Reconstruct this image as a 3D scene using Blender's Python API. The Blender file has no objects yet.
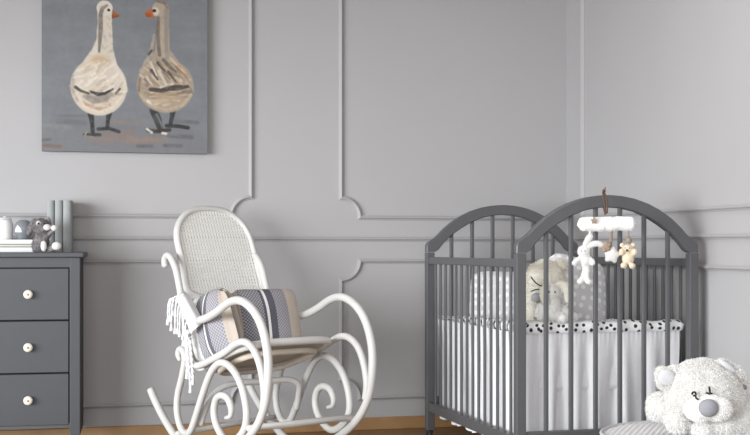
import bpy, bmesh, math, random
import numpy as np
from mathutils import Vector, Matrix, noise

random.seed(7)
sc = bpy.context.scene
COL = sc.collection
F = 1183.0; H = 0.92; HY = 248.0
TH = math.atan(287 / F); CT, ST = math.cos(TH), math.sin(TH)
YW = 5.835; XR = 2.456; ZC = 2.46
XL = -2.4; YF = -1.2

def cam2w(L, D, z): return Vector((L * CT + D * ST, D * CT - L * ST, z))
def P(px, py, D): return cam2w((px - 375) / F * D, D, H - (py - HY) / F * D)
def back(px, py):                       # a point of the back wall
    k = (px - 375) / F; D = YW / (CT - k * ST)
    return (k * D * CT + D * ST, H - (py - HY) / F * D)
def right(px, py):                      # a point of the right wall -> (Y, z)
    k = (px - 375) / F; D = XR / (k * CT + ST)
    return (D * CT - k * D * ST, H - (py - HY) / F * D)

# ------------------------------------------------------------------ materials
def lin(c):
    return tuple(((v / 255) / 12.92 if v / 255 <= .04045 else (((v / 255) + .055) / 1.055) ** 2.4) for v in c) + (1,)
def newmat(name):
    m = bpy.data.materials.new(name); m.use_nodes = True
    nt = m.node_tree; b = nt.nodes['Principled BSDF']
    return m, nt, b
def mat(name, col, rough=.6, var=.06, scale=20, bump=0, bscale=120, bdist=.002, metal=0, sheen=0, sss=0):
    m, nt, b = newmat(name)
    c = lin(col)
    tc = nt.nodes.new('ShaderNodeTexCoord')
    n = nt.nodes.new('ShaderNodeTexNoise'); n.inputs['Scale'].default_value = scale; n.inputs['Detail'].default_value = 4
    nt.links.new(tc.outputs['Object'], n.inputs['Vector'])
    r = nt.nodes.new('ShaderNodeValToRGB')
    r.color_ramp.elements[0].position = .3; r.color_ramp.elements[1].position = .7
    r.color_ramp.elements[0].color = tuple(v * (1 - var) for v in c[:3]) + (1,)
    r.color_ramp.elements[1].color = tuple(min(1, v * (1 + var)) for v in c[:3]) + (1,)
    nt.links.new(n.outputs['Fac'], r.inputs['Fac']); nt.links.new(r.outputs['Color'], b.inputs['Base Color'])
    b.inputs['Roughness'].default_value = rough; b.inputs['Metallic'].default_value = metal
    if sheen: b.inputs['Sheen Weight'].default_value = sheen
    if bump:
        n2 = nt.nodes.new('ShaderNodeTexNoise'); n2.inputs['Scale'].default_value = bscale; n2.inputs['Detail'].default_value = 3
        nt.links.new(tc.outputs['Object'], n2.inputs['Vector'])
        bp = nt.nodes.new('ShaderNodeBump'); bp.inputs['Strength'].default_value = bump; bp.inputs['Distance'].default_value = bdist
        nt.links.new(n2.outputs['Fac'], bp.inputs['Height']); nt.links.new(bp.outputs['Normal'], b.inputs['Normal'])
    return m

def wood_floor():
    m, nt, b = newmat('oak planks')
    tc = nt.nodes.new('ShaderNodeTexCoord')
    br = nt.nodes.new('ShaderNodeTexBrick')
    br.inputs['Scale'].default_value = 1; br.inputs['Brick Width'].default_value = 1.3; br.inputs['Row Height'].default_value = .11
    br.inputs['Mortar Size'].default_value = .002; br.inputs['Color1'].default_value = lin((118, 86, 58)); br.inputs['Color2'].default_value = lin((142, 108, 74))
    br.inputs['Mortar'].default_value = lin((60, 36, 20))
    nt.links.new(tc.outputs['Object'], br.inputs['Vector'])
    mp = nt.nodes.new('ShaderNodeMapping'); mp.inputs['Scale'].default_value = (3, 45, 1)
    nt.links.new(tc.outputs['Object'], mp.inputs['Vector'])
    n = nt.nodes.new('ShaderNodeTexNoise'); n.inputs['Scale'].default_value = 1.5; n.inputs['Detail'].default_value = 6
    nt.links.new(mp.outputs['Vector'], n.inputs['Vector'])
    mx = nt.nodes.new('ShaderNodeMix'); mx.data_type = 'RGBA'; mx.blend_type = 'MULTIPLY'; mx.inputs['Factor'].default_value = .45
    r = nt.nodes.new('ShaderNodeValToRGB'); r.color_ramp.elements[0].color = (.35, .3, .25, 1); r.color_ramp.elements[0].position = .3
    r.color_ramp.elements[1].position = .65
    nt.links.new(n.outputs['Fac'], r.inputs['Fac'])
    nt.links.new(br.outputs['Color'], mx.inputs['A']); nt.links.new(r.outputs['Color'], mx.inputs['B'])
    nt.links.new(mx.outputs['Result'], b.inputs['Base Color']); b.inputs['Roughness'].default_value = .35
    return m

def furmat(name, c):
    m = mat(name, c, .9, .02, 30, sheen=.2); nt = m.node_tree; b = nt.nodes['Principled BSDF']; out = nt.nodes['Material Output']
    t = nt.nodes.new('ShaderNodeBsdfTranslucent'); t.inputs['Color'].default_value = lin(c)
    mx = nt.nodes.new('ShaderNodeMixShader'); mx.inputs[0].default_value = .42
    nt.links.new(b.outputs[0], mx.inputs[1]); nt.links.new(t.outputs[0], mx.inputs[2]); nt.links.new(mx.outputs[0], out.inputs['Surface'])
    return m
M = {}
M['wall'] = mat('warm grey wall paint', (169, 167, 168), .75, .012, 3, .05, 60, .001)
M['ceil'] = mat('ceiling paint', (122, 98, 78), .9, .01, 3)
M['floor'] = wood_floor()
M['skirt_wood'] = mat('oak skirting', (158, 122, 82), .5, .18, 6)
M['crib'] = mat('charcoal crib paint', (86, 86, 88), .42, .03, 30)
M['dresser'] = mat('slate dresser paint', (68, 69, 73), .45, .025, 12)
M['dresser_shade'] = mat('shade-darkened dresser side', (44, 44, 47), .6, .03, 12)  # slate paint darkened: the shade on the side is put into the colour
M['gap'] = mat('dark recess', (28, 27, 29), .8, .02)
M['knob'] = mat('cream ceramic knob', (226, 218, 204), .3, .03, 60)
M['knobdot'] = mat('brass screw', (150, 122, 92), .4, .1, 60)
M['white'] = mat('white lacquered bentwood', (208, 206, 203), .38, .03, 14)
M['cane'] = mat('white painted cane', (240, 239, 234), .6, .04, 60)
M['canvas_under'] = mat('beige seat underside', (198, 188, 174), .85, .05, 40, .3, 400)
M['plush'] = furmat('white plush fur', (248, 247, 245))
M['muzzle'] = mat('short white velour', (244, 243, 242), .9, .01, 60, .2, 300)
M['cream'] = furmat('cream plush fur', (246, 243, 234))
M['beige'] = mat('beige plush', (222, 206, 182), .9, .05, 50, .3, 200, .003, sheen=.3)
M['greyplush'] = mat('grey plush nose', (150, 151, 156), .85, .06, 200, .5, 600, .002)
M['paleblue'] = mat('pale grey satin lining', (200, 201, 204), .85, .04, 50)
M['black'] = mat('black thread', (22, 21, 23), .4, .05)
M['brown'] = mat('brown leather strap', (88, 66, 54), .6, .1, 80)
M['taupe'] = mat('taupe plush', (150, 132, 116), .9, .1, 60, .3, 200)
M['taupegrey'] = mat('mottled grey plush', (128, 122, 124), .9, .35, 35, .3, 200, .003)
M['skirt'] = mat('white cotton', (228, 228, 231), .8, .02, 30, .15, 300)
M['book_w'] = mat('white paper cover', (224, 224, 226), .6, .02)
M['book_c'] = mat('taupe book cover', (128, 126, 122), .6, .03); M['page_white'] = mat('white paper', (222, 222, 224), .7, .02); M['page_cream'] = mat('cream paper', (206, 204, 186), .7, .03)
M['binder'] = mat('grey green linen', (150, 153, 153), .7, .03, 60, .1, 400)
M['jar_w'] = mat('matt white porcelain', (222, 221, 220), .45, .02)
M['metal'] = mat('dark rubber castor', (40, 40, 43), .5, .05)
M['bar'] = mat('white ribbed plush', (238, 237, 235), .85, .02, 40, .5, 60, .006)

def glass_grey():
    m, nt, b = newmat('smoked grey glass')
    b.inputs['Base Color'].default_value = lin((170, 176, 182)); b.inputs['Roughness'].default_value = .08
    b.inputs['Transmission Weight'].default_value = .55; b.inputs['IOR'].default_value = 1.3
    n = nt.nodes.new('ShaderNodeTexNoise'); n.inputs['Scale'].default_value = 9
    r = nt.nodes.new('ShaderNodeMapRange'); r.inputs['To Min'].default_value = .04; r.inputs['To Max'].default_value = .14
    nt.links.new(n.outputs['Fac'], r.inputs['Value']); nt.links.new(r.outputs['Result'], b.inputs['Roughness'])
    return m
M['glass'] = glass_grey()

def dotted(name, base, dot, cell, rad, jitter=.5):
    m, nt, b = newmat(name)
    tc = nt.nodes.new('ShaderNodeTexCoord')
    v = nt.nodes.new('ShaderNodeTexVoronoi'); v.inputs['Scale'].default_value = 1 / cell; v.inputs['Randomness'].default_value = jitter
    v.voronoi_dimensions = '2D'
    nt.links.new(tc.outputs['UV'], v.inputs['Vector'])
    r = nt.nodes.new('ShaderNodeValToRGB'); r.color_ramp.elements[0].position = rad - .03; r.color_ramp.elements[1].position = rad + .03
    r.color_ramp.elements[0].color = lin(dot); r.color_ramp.elements[1].color = lin(base)
    nt.links.new(v.outputs['Distance'], r.inputs['Fac']); nt.links.new(r.outputs['Color'], b.inputs['Base Color'])
    b.inputs['Roughness'].default_value = .78
    return m
M['dot_grey'] = dotted('grey jersey with white dots', (206, 205, 208), (236, 235, 237), .040, .26, .3)
M['dot_white'] = dotted('white cotton with black dots', (228, 228, 229), (40, 40, 44), .030, .24, .75)

def stripes(name, stops, knit=True):
    """stops: (position 0..1, colour, knitted?) along the U direction"""
    m, nt, b = newmat(name)
    tc = nt.nodes.new('ShaderNodeTexCoord'); sx = nt.nodes.new('ShaderNodeSeparateXYZ')
    nt.links.new(tc.outputs['UV'], sx.inputs[0])
    r = nt.nodes.new('ShaderNodeValToRGB'); r.color_ramp.interpolation = 'CONSTANT'
    k = nt.nodes.new('ShaderNodeValToRGB'); k.color_ramp.interpolation = 'CONSTANT'
    for i, (p, c, kn) in enumerate(stops):
        if i == 0: e, e2 = r.color_ramp.elements[0], k.color_ramp.elements[0]
        elif i == 1: e, e2 = r.color_ramp.elements[1], k.color_ramp.elements[1]
        else: e, e2 = r.color_ramp.elements.new(p), k.color_ramp.elements.new(p)
        e.position = p; e2.position = p; e.color = lin(c); e2.color = (kn, kn, kn, 1)
    nt.links.new(sx.outputs['X'], r.inputs['Fac']); nt.links.new(sx.outputs['X'], k.inputs['Fac'])
    ck = nt.nodes.new('ShaderNodeTexChecker'); ck.inputs['Scale'].default_value = 46
    ck.inputs['Color1'].default_value = lin((222, 220, 220)); ck.inputs['Color2'].default_value = (0, 0, 0, 1)
    nt.links.new(tc.outputs['UV'], ck.inputs['Vector'])
    mu = nt.nodes.new('ShaderNodeMath'); mu.operation = 'MULTIPLY'
    nt.links.new(ck.outputs['Fac'], mu.inputs[0]); nt.links.new(k.outputs['Color'], mu.inputs[1])
    mx = nt.nodes.new('ShaderNodeMix'); mx.data_type = 'RGBA'; mx.inputs['B'].default_value = lin((205, 203, 204))
    nt.links.new(mu.outputs[0], mx.inputs['Factor']); nt.links.new(r.outputs['Color'], mx.inputs['A'])
    nt.links.new(mx.outputs['Result'], b.inputs['Base Color']); b.inputs['Roughness'].default_value = .9
    n = nt.nodes.new('ShaderNodeTexNoise'); n.inputs['Scale'].default_value = 260
    nt.links.new(tc.outputs['Object'], n.inputs['Vector'])
    bp = nt.nodes.new('ShaderNodeBump'); bp.inputs['Strength'].default_value = .5; bp.inputs['Distance'].default_value = .002
    nt.links.new(n.outputs['Fac'], bp.inputs['Height']); nt.links.new(bp.outputs['Normal'], b.inputs['Normal'])
    return m
WH = (228, 227, 224); GR = (128, 125, 134); DK = (88, 87, 98); BG = (190, 178, 166); NV = (96, 96, 108)
M['stripeA'] = stripes('striped woven cotton', [(0, WH, 0), (.46, GR, .5), (.59, DK, .1), (.612, WH, 0), (.642, DK, .1), (.70, GR, .5), (.93, BG, 0)])
M['stripeB'] = stripes('striped woven cotton with navy', [(0, BG, 0), (.06, NV, .5), (.36, DK, 0), (.40, WH, 0), (.44, DK, 0), (.54, GR, .4), (.74, BG, 0), (.95, WH, 0)])

# ------------------------------------------------------------------ mesh helpers
def wm(o):
    m = o.matrix_basis.copy()
    while o.parent is not None: o = o.parent; m = o.matrix_basis @ m
    return m
def obj(name, bm, m, parent=None, smooth=False, auto=None):
    me = bpy.data.meshes.new(name)
    bmesh.ops.recalc_face_normals(bm, faces=bm.faces)
    if parent is not None:
        bm.transform(wm(parent).inverted())
    bm.to_mesh(me); bm.free()
    if isinstance(m, (list, tuple)):
        for x in m: me.materials.append(x)
    else: me.materials.append(m)
    if smooth:
        for p in me.polygons: p.use_smooth = True
    o = bpy.data.objects.new(name, me); COL.objects.link(o)
    if parent is not None: o.parent = parent
    if auto:
        try: me.set_sharp_from_angle(angle=math.radians(auto))
        except Exception: pass
    return o
def empty(name, loc, label, cat, group=None, rz=0):
    o = bpy.data.objects.new(name, None); COL.objects.link(o); o.empty_display_size = .05
    o.matrix_world = Matrix.Translation(loc) @ Matrix.Rotation(rz, 4, 'Z')
    o['label'] = label; o['category'] = cat
    if group: o['group'] = group
    bpy.context.view_layer.update()
    return o
def tag(o, label, cat, group=None):
    o['label'] = label; o['category'] = cat
    if group: o['group'] = group
    return o
def recenter(o, loc=None):
    """move a mesh object's origin to its base"""
    vs = [v.co for v in o.data.vertices]
    if loc is None:
        loc = Vector(((min(v.x for v in vs) + max(v.x for v in vs)) / 2, (min(v.y for v in vs) + max(v.y for v in vs)) / 2, min(v.z for v in vs)))
    o.data.transform(Matrix.Translation(-loc)); o.location = loc
    return o
def struct(o): o['kind'] = 'structure'; return o

def box(bm, c, s, mtx=None, bev=0, seg=2):
    r = bmesh.ops.create_cube(bm, size=1)
    vs = r['verts']
    for v in vs: v.co = Vector((v.co.x * s[0], v.co.y * s[1], v.co.z * s[2])) 
    if bev:
        es = {e for v in vs for e in v.link_edges}
        rb = bmesh.ops.bevel(bm, geom=list(es), offset=bev, segments=seg, profile=.5, affect='EDGES')
        vs = list({v for f in rb['faces'] for v in f.verts} | {v for v in vs if v.is_valid})
        # collect the whole island
        st = list(vs); seen = set(vs)
        while st:
            v = st.pop()
            for e in v.link_edges:
                w = e.other_vert(v)
                if w not in seen: seen.add(w); st.append(w)
        vs = list(seen)
    T = Matrix.Translation(Vector(c))
    X = (mtx @ T) if mtx is not None else T
    for v in vs: v.co = X @ v.co
    return vs

def catmull(pts, n=6, closed=False):
    pts = [Vector(p) for p in pts]; out = []
    N = len(pts); rng = range(N if closed else N - 1)
    for i in rng:
        p0 = pts[(i - 1) % N] if closed or i > 0 else pts[0] * 2 - pts[1]
        p1 = pts[i]; p2 = pts[(i + 1) % N]
        p3 = pts[(i + 2) % N] if closed or i + 2 < N else pts[-1] * 2 - pts[-2]
        for k in range(n):
            t = k / n
            out.append(.5 * ((2 * p1) + (p2 - p0) * t + (2 * p0 - 5 * p1 + 4 * p2 - p3) * t * t + (3 * p1 - p0 - 3 * p2 + p3) * t ** 3))
    if not closed: out.append(pts[-1].copy())
    return out

def tube(bm, pts, r, seg=10, closed=False, flat=1.0, up=None):
    """round bar along pts; r is a number or a list"""
    n = len(pts); rings = []
    rs = r if isinstance(r, (list, tuple)) else [r] * n
    prev = None
    for i in range(n):
        a = pts[(i - 1) % n] if (closed or i > 0) else pts[i]
        b = pts[(i + 1) % n] if (closed or i < n - 1) else pts[i]
        t = (b - a).normalized()
        if prev is None:
            ref = Vector(up) if up else (Vector((0, 0, 1)) if abs(t.z) < .9 else Vector((1, 0, 0)))
            u = (ref - t * ref.dot(t)).normalized()
        else:
            u = prev - t * prev.dot(t)
            u = u.normalized() if u.length > 1e-6 else prev
        prev = u; w = t.cross(u)
        rings.append([bm.verts.new(pts[i] + (u * math.cos(2 * math.pi * j / seg) + w * math.sin(2 * math.pi * j / seg) * flat) * rs[i]) for j in range(seg)])
    m = n if closed else n - 1
    for i in range(m):
        A = rings[i]; B = rings[(i + 1) % n]
        off = 0
        if closed and i == n - 1:
            off = min(range(seg), key=lambda o: (A[0].co - B[o % seg].co).length)
        for j in range(seg):
            bm.faces.new((A[j], A[(j + 1) % seg], B[(j + 1 + off) % seg], B[(j + off) % seg]))
    if not closed:
        for R, k, s in ((rings[0], 0, -1), (rings[-1], n - 1, 1)):
            q = pts[1] - pts[0] if k == 0 else pts[-1] - pts[-2]
            c = bm.verts.new(pts[k] + q.normalized() * s * rs[k] * .6)
            for j in range(seg): bm.faces.new((R[j], R[(j + 1) % seg], c))

def lathe(bm, prof, c, mtx=None, seg=32):
    rings = []
    for (r, z) in prof:
        if r < 1e-5: rings.append([bm.verts.new((0, 0, z))])
        else: rings.append([bm.verts.new((r * math.cos(2 * math.pi * j / seg), r * math.sin(2 * math.pi * j / seg), z)) for j in range(seg)])
    for A, B in zip(rings, rings[1:]):
        for j in range(seg):
            f = [A[j % len(A)], A[(j + 1) % len(A)], B[(j + 1) % len(B)], B[j % len(B)]]
            f = list(dict.fromkeys(f))
            if len(f) > 2: bm.faces.new(f)
    T = Matrix.Translation(Vector(c)) @ (mtx if mtx is not None else Matrix())
    for R in rings:
        for v in R: v.co = T @ v.co

def ell(bm, c, r, R=None, sub=3):
    g = bmesh.ops.create_icosphere(bm, subdivisions=sub, radius=1)
    R = R if R is not None else Matrix.Identity(3)
    for v in g['verts']: v.co = Vector(c) + R @ Vector((v.co.x * r[0], v.co.y * r[1], v.co.z * r[2]))
    return g['verts']

def remesh(bm, voxel=.008, smooth=4, noise_amp=0, nscale=30):
    me = bpy.data.meshes.new('tmp'); bm.to_mesh(me); bm.free()
    o = bpy.data.objects.new('tmp', me); COL.objects.link(o)
    md = o.modifiers.new('r', 'REMESH'); md.mode = 'VOXEL'; md.voxel_size = voxel
    ms = o.modifiers.new('s', 'SMOOTH'); ms.iterations = smooth; ms.factor = .6
    dg = bpy.context.evaluated_depsgraph_get(); dg.update()
    me2 = bpy.data.meshes.new_from_object(o.evaluated_get(dg))
    bpy.data.objects.remove(o); 
    b2 = bmesh.new(); b2.from_mesh(me2); bpy.data.meshes.remove(me2)
    if noise_amp:
        b2.normal_update()
        for v in b2.verts: v.co += v.normal * noise.noise(v.co * nscale) * noise_amp
    for f in b2.faces: f.smooth = True
    return b2

def fur(bm, count, length, width, seed=1, droop=.3):
    rnd = random.Random(seed); bm.normal_update(); bm.faces.ensure_lookup_table()
    faces = list(bm.faces); ar = [f.calc_area() for f in faces]
    for f in rnd.choices(faces, weights=ar, k=count):
        vs = f.verts; w = [rnd.random() for _ in vs]; s = sum(w)
        p = Vector((0, 0, 0)); n = f.normal.copy()
        for v, q in zip(vs, w): p += v.co * (q / s)
        d = (n + Vector((rnd.gauss(0, .5), rnd.gauss(0, .5), rnd.gauss(0, .5))) + Vector((0, 0, -droop))
             + Vector(noise.noise_vector(p * 25)) * .45).normalized()
        if d.dot(n) < .15: d = (d + n * .6).normalized()
        t = d.cross(Vector((rnd.gauss(0, 1), rnd.gauss(0, 1), rnd.gauss(0, 1)))).normalized() * width
        l = length * rnd.uniform(.5, 1.1)
        mid = p + d * l * .5; tip = p + d * l + Vector((0, 0, -l * .25))
        a, b = bm.verts.new(p - t - n * .001), bm.verts.new(p + t - n * .001)
        c, e = bm.verts.new(mid + t * .7), bm.verts.new(mid - t * .7); g = bm.verts.new(tip)
        f1 = bm.faces.new((a, b, c, e)); f2 = bm.faces.new((e, c, g)); f1.smooth = f2.smooth = True

def obj_raw(name, bm, m, parent=None):
    """like obj() but keeps normals as they are (furry meshes)"""
    me = bpy.data.meshes.new(name)
    if parent is not None: bm.transform(wm(parent).inverted())
    bm.to_mesh(me); bm.free(); me.materials.append(m)
    o = bpy.data.objects.new(name, me); COL.objects.link(o)
    if parent is not None: o.parent = parent
    return o

def cushion(bm, w, h, t, n=26, pinch=.05, X=None, taper=0):
    uv = bm.loops.layers.uv.verify()
    g = {}
    for side in (1, -1):
        for i in range(n + 1):
            for j in range(n + 1):
                u = i / n * 2 - 1; v = j / n * 2 - 1
                if side == -1 and (i in (0, n) or j in (0, n)): g[(side, i, j)] = g[(1, i, j)]; continue
                x = u * w / 2 * (1 - pinch * (1 - abs(v) ** 2) ) ; y = v * h / 2 * (1 - pinch * (1 - abs(u) ** 2))
                cr = 1 - .16 * (abs(u) ** 5) * (abs(v) ** 5); x *= cr; y *= cr; x *= 1 - taper * ((v + 1) / 2) ** 1.6 * (u > 0) * abs(u) ** .5
                z = side * t / 2 * ((1 - abs(u) ** 2.6) * (1 - abs(v) ** 2.6)) ** .42
                z += .006 * noise.noise(Vector((x * 9, y * 9, side * 3.))) * (1 - abs(u) ** 4) * (1 - abs(v) ** 4)
                g[(side, i, j)] = bm.verts.new(X @ Vector((x, y, z)) if X is not None else (x, y, z))
        for i in range(n):
            for j in range(n):
                q = [(i, j), (i + 1, j), (i + 1, j + 1), (i, j + 1)]
                f = bm.faces.new([g[(side, a, b)] for a, b in q]); f.smooth = True
                for lp, (a, b) in zip(f.loops, q): lp[uv].uv = (a / n, b / n * h / w)
def sheet_uv(bm, scale=1):
    uv = bm.loops.layers.uv.verify()
    return uv

# ------------------------------------------------------------------ room shell
bm = bmesh.new(); box(bm, ((XL + XR) / 2, (YF + YW) / 2, -.05), (XR - XL + .2, YW - YF + .2, .1)); struct(obj('floor', bm, M['floor']))
bm = bmesh.new(); box(bm, ((XL + XR) / 2, YW + .05, ZC / 2), (XR - XL + .2, .1, ZC)); struct(obj('wall_back', bm, M['wall']))
bm = bmesh.new(); box(bm, (XR + .05, (YF + YW) / 2, ZC / 2), (.1, YW - YF, ZC)); struct(obj('wall_right', bm, M['wall']))
bm = bmesh.new()
box(bm, (XL - .06, (YF + YW) / 2, (ZC + 1.95) / 2), (.12, YW - YF + .2, ZC - 1.95)); box(bm, (XL - .06, (YF + YW) / 2, .12), (.12, YW - YF + .2, .24)); box(bm, (XL - .06, YW - .15, 1.095), (.12, .5, 1.72))
struct(obj('wall_left', bm, M['wall']))  # unseen wall, put in with a header to dim the upper back wall
bm = bmesh.new(); box(bm, ((XL + XR) / 2, (YF + YW) / 2, ZC + .05), (XR - XL + .2, YW - YF + .2, .1)); struct(obj('ceiling', bm, M['ceil']))
bm = bmesh.new(); box(bm, ((XL + XR) / 2, YW - .009, .031), (XR - XL, .018, .062), bev=.004); struct(obj('baseboard_back', bm, M['skirt_wood']))
bm = bmesh.new(); box(bm, (XR - .009, (YF + YW) / 2 - .02, .031), (.018, YW - YF - .04, .062), bev=.004); struct(obj('baseboard_right', bm, M['skirt_wood']))

MW = .0125                               # half width of the wall moulding
PROF = [(-MW, 0), (-MW, .006), (-MW * .6, .009), (-MW * .35, .016), (0, .019), (MW * .35, .016), (MW * .6, .009), (MW, .006), (MW, 0)]
def moulding(n, pts, wall, closed=False):
    """pts: 2D points on the wall (along, z)"""
    bm = bmesh.new(); N = len(pts); rings = []
    P2 = [Vector(p) for p in pts]
    for i in range(N):
        a = P2[i - 1] if (i or closed) else None; b = P2[(i + 1) % N] if (i < N - 1 or closed) else None
        d1 = (P2[i] - a).normalized() if a is not None else None
        d2 = (b - P2[i]).normalized() if b is not None else None
        if d1 is None: d1 = d2
        if d2 is None: d2 = d1
        n1 = Vector((-d1.y, d1.x)); n2 = Vector((-d2.y, d2.x)); nn = (n1 + n2)
        nn = nn.normalized() if nn.length > .1 else n1
        sc_ = 1 / max(.5, nn.dot(n1))
        R = []
        for (o, dpt) in PROF:
            q = P2[i] + nn * o * sc_
            R.append(bm.verts.new((q.x, YW - dpt, q.y) if wall == 'b' else (XR - dpt, q.x, q.y)))
        rings.append(R)
    for i in range(N if closed else N - 1):
        A, B = rings[i], rings[(i + 1) % N]
        for j in range(len(PROF) - 1): bm.faces.new((A[j], A[j + 1], B[j + 1], B[j]))
    if not closed:
        bm.faces.new(rings[0]); bm.faces.new(rings[-1])
    return struct(obj('trim_%d' % n, bm, M['wall']))
def notch(cx, cz, r, a0, a1, n=10):
    return [(cx + r * math.cos(math.radians(a0 + (a1 - a0) * i / n)), cz + r * math.sin(math.radians(a0 + (a1 - a0) * i / n))) for i in range(n + 1)]

xl, _ = back(251, 200); xr, _ = back(341, 200); xc = XR
zt = back(380, 217.4)[1]; zm = back(380, 238.7)[1]; zl = back(380, 260.8)[1]; zb = back(400, 396.5)[1]
NR = 19 / F * 6.07 ; ST_ = .012
TOP = 2.36
# upper left panel: two nested frames share the left wall; its inner right end has scooped corners
XLF = XL + .25
pts = [(XLF, zt)] + notch(xl, zt, NR, 180, 90) + [(xl, TOP)]
moulding(1, pts, 'b')
pts = [(xc - .001, zt)] + notch(xr, zt, NR, 0, 90) + [(xr, TOP)]
moulding(2, pts, 'b')
moulding(3, [(XL, zm), (XR - .002, zm)], 'b')
pts = [(XLF, zl)] + notch(xl, zl, NR, 180, 270) + notch(xl, zb, NR, 90, 180) + [(XLF, zb)]
moulding(4, pts, 'b')
pts = [(xc - .001, zl)] + notch(xr, zl, NR, 0, -90) + notch(xr, zb, NR, 90, 0) + [(xc - .001, zb)]
moulding(5, pts, 'b')
# right wall
y0 = right(584, 100)[0]
rzt = right(735, 207)[1]; rzm = zm; rzl = right(735, 268)[1]
y1 = 1.2
moulding(6, [(y1, rzt), (y0, rzt), (y0, TOP)], 'r')
moulding(7, [(YW - .002, rzm), (YF, rzm)], 'r')
moulding(8, [(y1, rzl), (y0, rzl), (y0, zb), (y1, zb)], 'r')

# ------------------------------------------------------------------ painting
def make_painting():
    x0, x1, ya, yb = 42.0, 208.0, -14.0, 153.5
    nx, ny = 330, 334
    gx, gy = np.meshgrid(np.linspace(x0, x1, nx), np.linspace(ya, yb, ny))
    rng = np.random.RandomState(3)
    img = np.zeros((ny, nx, 3)); img[:] = (126, 130, 138)
    def smooth_noise(sx, sy):
        a = rng.rand(max(2, ny // sy + 2), max(2, nx // sx + 2))
        yi = np.linspace(0, a.shape[0] - 1.001, ny); xi = np.linspace(0, a.shape[1] - 1.001, nx)
        y_, x_ = yi.astype(int), xi.astype(int); fy, fx = (yi - y_)[:, None], (xi - x_)[None]
        return (a[y_][:, x_] * (1 - fy) * (1 - fx) + a[y_ + 1][:, x_] * fy * (1 - fx) + a[y_][:, x_ + 1] * (1 - fy) * fx + a[y_ + 1][:, x_ + 1] * fy * fx) - .5
    img += (smooth_noise(40, 12) * 10 + smooth_noise(12, 30) * 6)[..., None]
    tex = smooth_noise(5, 5)
    def blend(a, c): img[:] = img * (1 - a[..., None]) + np.array(c, float) * a[..., None]
    def stroke(pts, r, c, al=.9, soft=1.2):
        rs = r if isinstance(r, (list, tuple)) else [r] * len(pts)
        a = np.zeros_like(gx)
        for i in range(len(pts) - 1):
            (ax, ay), (bx, by) = pts[i], pts[i + 1]
            dx, dy = bx - ax, by - ay; t = np.clip(((gx - ax) * dx + (gy - ay) * dy) / (dx * dx + dy * dy + 1e-9), 0, 1)
            d = np.hypot(gx - ax - t * dx, gy - ay - t * dy); rr = rs[i] * (1 - t) + rs[i + 1] * t
            a = np.maximum(a, np.clip((rr - d) / soft + .5, 0, 1))
        blend(np.clip(a * al * (1 + tex * .7), 0, 1), c)
    def ellipse(cx, cy, rx, ry, c, al=1, soft=.06, rot=0):
        cr, sr = math.cos(rot), math.sin(rot); X = (gx - cx) * cr + (gy - cy) * sr; Y = -(gx - cx) * sr + (gy - cy) * cr
        q = np.sqrt((X / rx) ** 2 + (Y / ry) ** 2); blend(np.clip((1 - q) / soft + .5, 0, 1) * al, c)
    def poly(pts, c, al=1):
        ins = np.zeros(gx.shape, bool); n = len(pts)
        for i in range(n):
            (ax, ay), (bx, by) = pts[i], pts[(i + 1) % n]
            cond = ((ay > gy) != (by > gy)) & (gx < (bx - ax) * (gy - ay) / (by - ay + 1e-9) + ax); ins ^= cond
        blend(ins * al * 1.0, c)
    # ground strokes
    ellipse(125, 146, 95, 26, (120, 120, 126), .5, .5)
    for s in [([(58, 124), (84, 125)], 2.5, (108, 108, 114)), ([(44, 148), (60, 149)], 1.8, (118, 96, 80)), ([(43, 143), (50, 142)], 1.2, (90, 84, 82)),
              ([(100, 137), (132, 134)], 2.5, (142, 118, 104)), ([(90, 142), (150, 140)], 2.6, (146, 124, 112)), ([(126, 143), (166, 139)], 2.6, (150, 126, 114)),
              ([(137, 147), (151, 147)], 1.6, (84, 82, 86)), ([(164, 146), (181, 146)], 1.6, (86, 84, 88)), ([(175, 121), (198, 122)], 1.8, (96, 96, 102)),
              ([(168, 136), (192, 137)], 2, (92, 92, 98)), ([(112, 123), (140, 124)], 2, (140, 128, 122)), ([(55, 119), (86, 118)], 1.2, (104, 106, 112)),
              ([(44, 128), (70, 130)], 2, (136, 138, 142))]:
        stroke(s[0], s[1], s[2], .6, 2)
    for i in range(220):
        x, y = rng.uniform(42, 208), rng.uniform(-14, 153); l = rng.uniform(5, 14); g = rng.uniform(-7, 7); t = rng.uniform(-.3, .3)
        stroke([(x - l / 2, y - l / 2 * t), (x + l / 2, y + l / 2 * t)], rng.uniform(.8, 2), (124 + g, 128 + g, 136 + g), .35, 2)
    # legs 1
    stroke([(90, 115), (91.5, 126), (92, 135)], [3.2, 2, 2], (44, 44, 46)); stroke([(84, 137), (99, 136.5)], 1.6, (50, 48, 48)); stroke([(86, 134), (84, 138), (92, 139)], .9, (150, 140, 130))
    stroke([(108.5, 114), (107, 122), (106.5, 130)], [3, 1.9, 1.8], (44, 44, 46)); stroke([(97.5, 131), (108, 130), (118, 133)], 1.7, (46, 46, 48))
    # legs 2
    stroke([(153, 111), (157, 120), (160, 130)], [4.2, 4, 3], (52, 52, 55)); stroke([(156, 115), (162, 127)], 1.2, (112, 116, 120)); stroke([(147, 131), (158, 132), (169, 130)], 1.9, (54, 46, 42))
    stroke([(146.5, 130), (151, 133)], 1.3, (214, 212, 208)); stroke([(162, 133.5), (165.5, 134)], 1.3, (214, 212, 208))
    stroke([(172.5, 111), (171.5, 118), (170, 125)], [3, 2.2, 2], (50, 50, 52)); stroke([(166, 126), (176, 126), (188, 127.5)], 1.9, (48, 48, 50))
    # goose 1
    B1 = (214, 204, 192)
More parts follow.
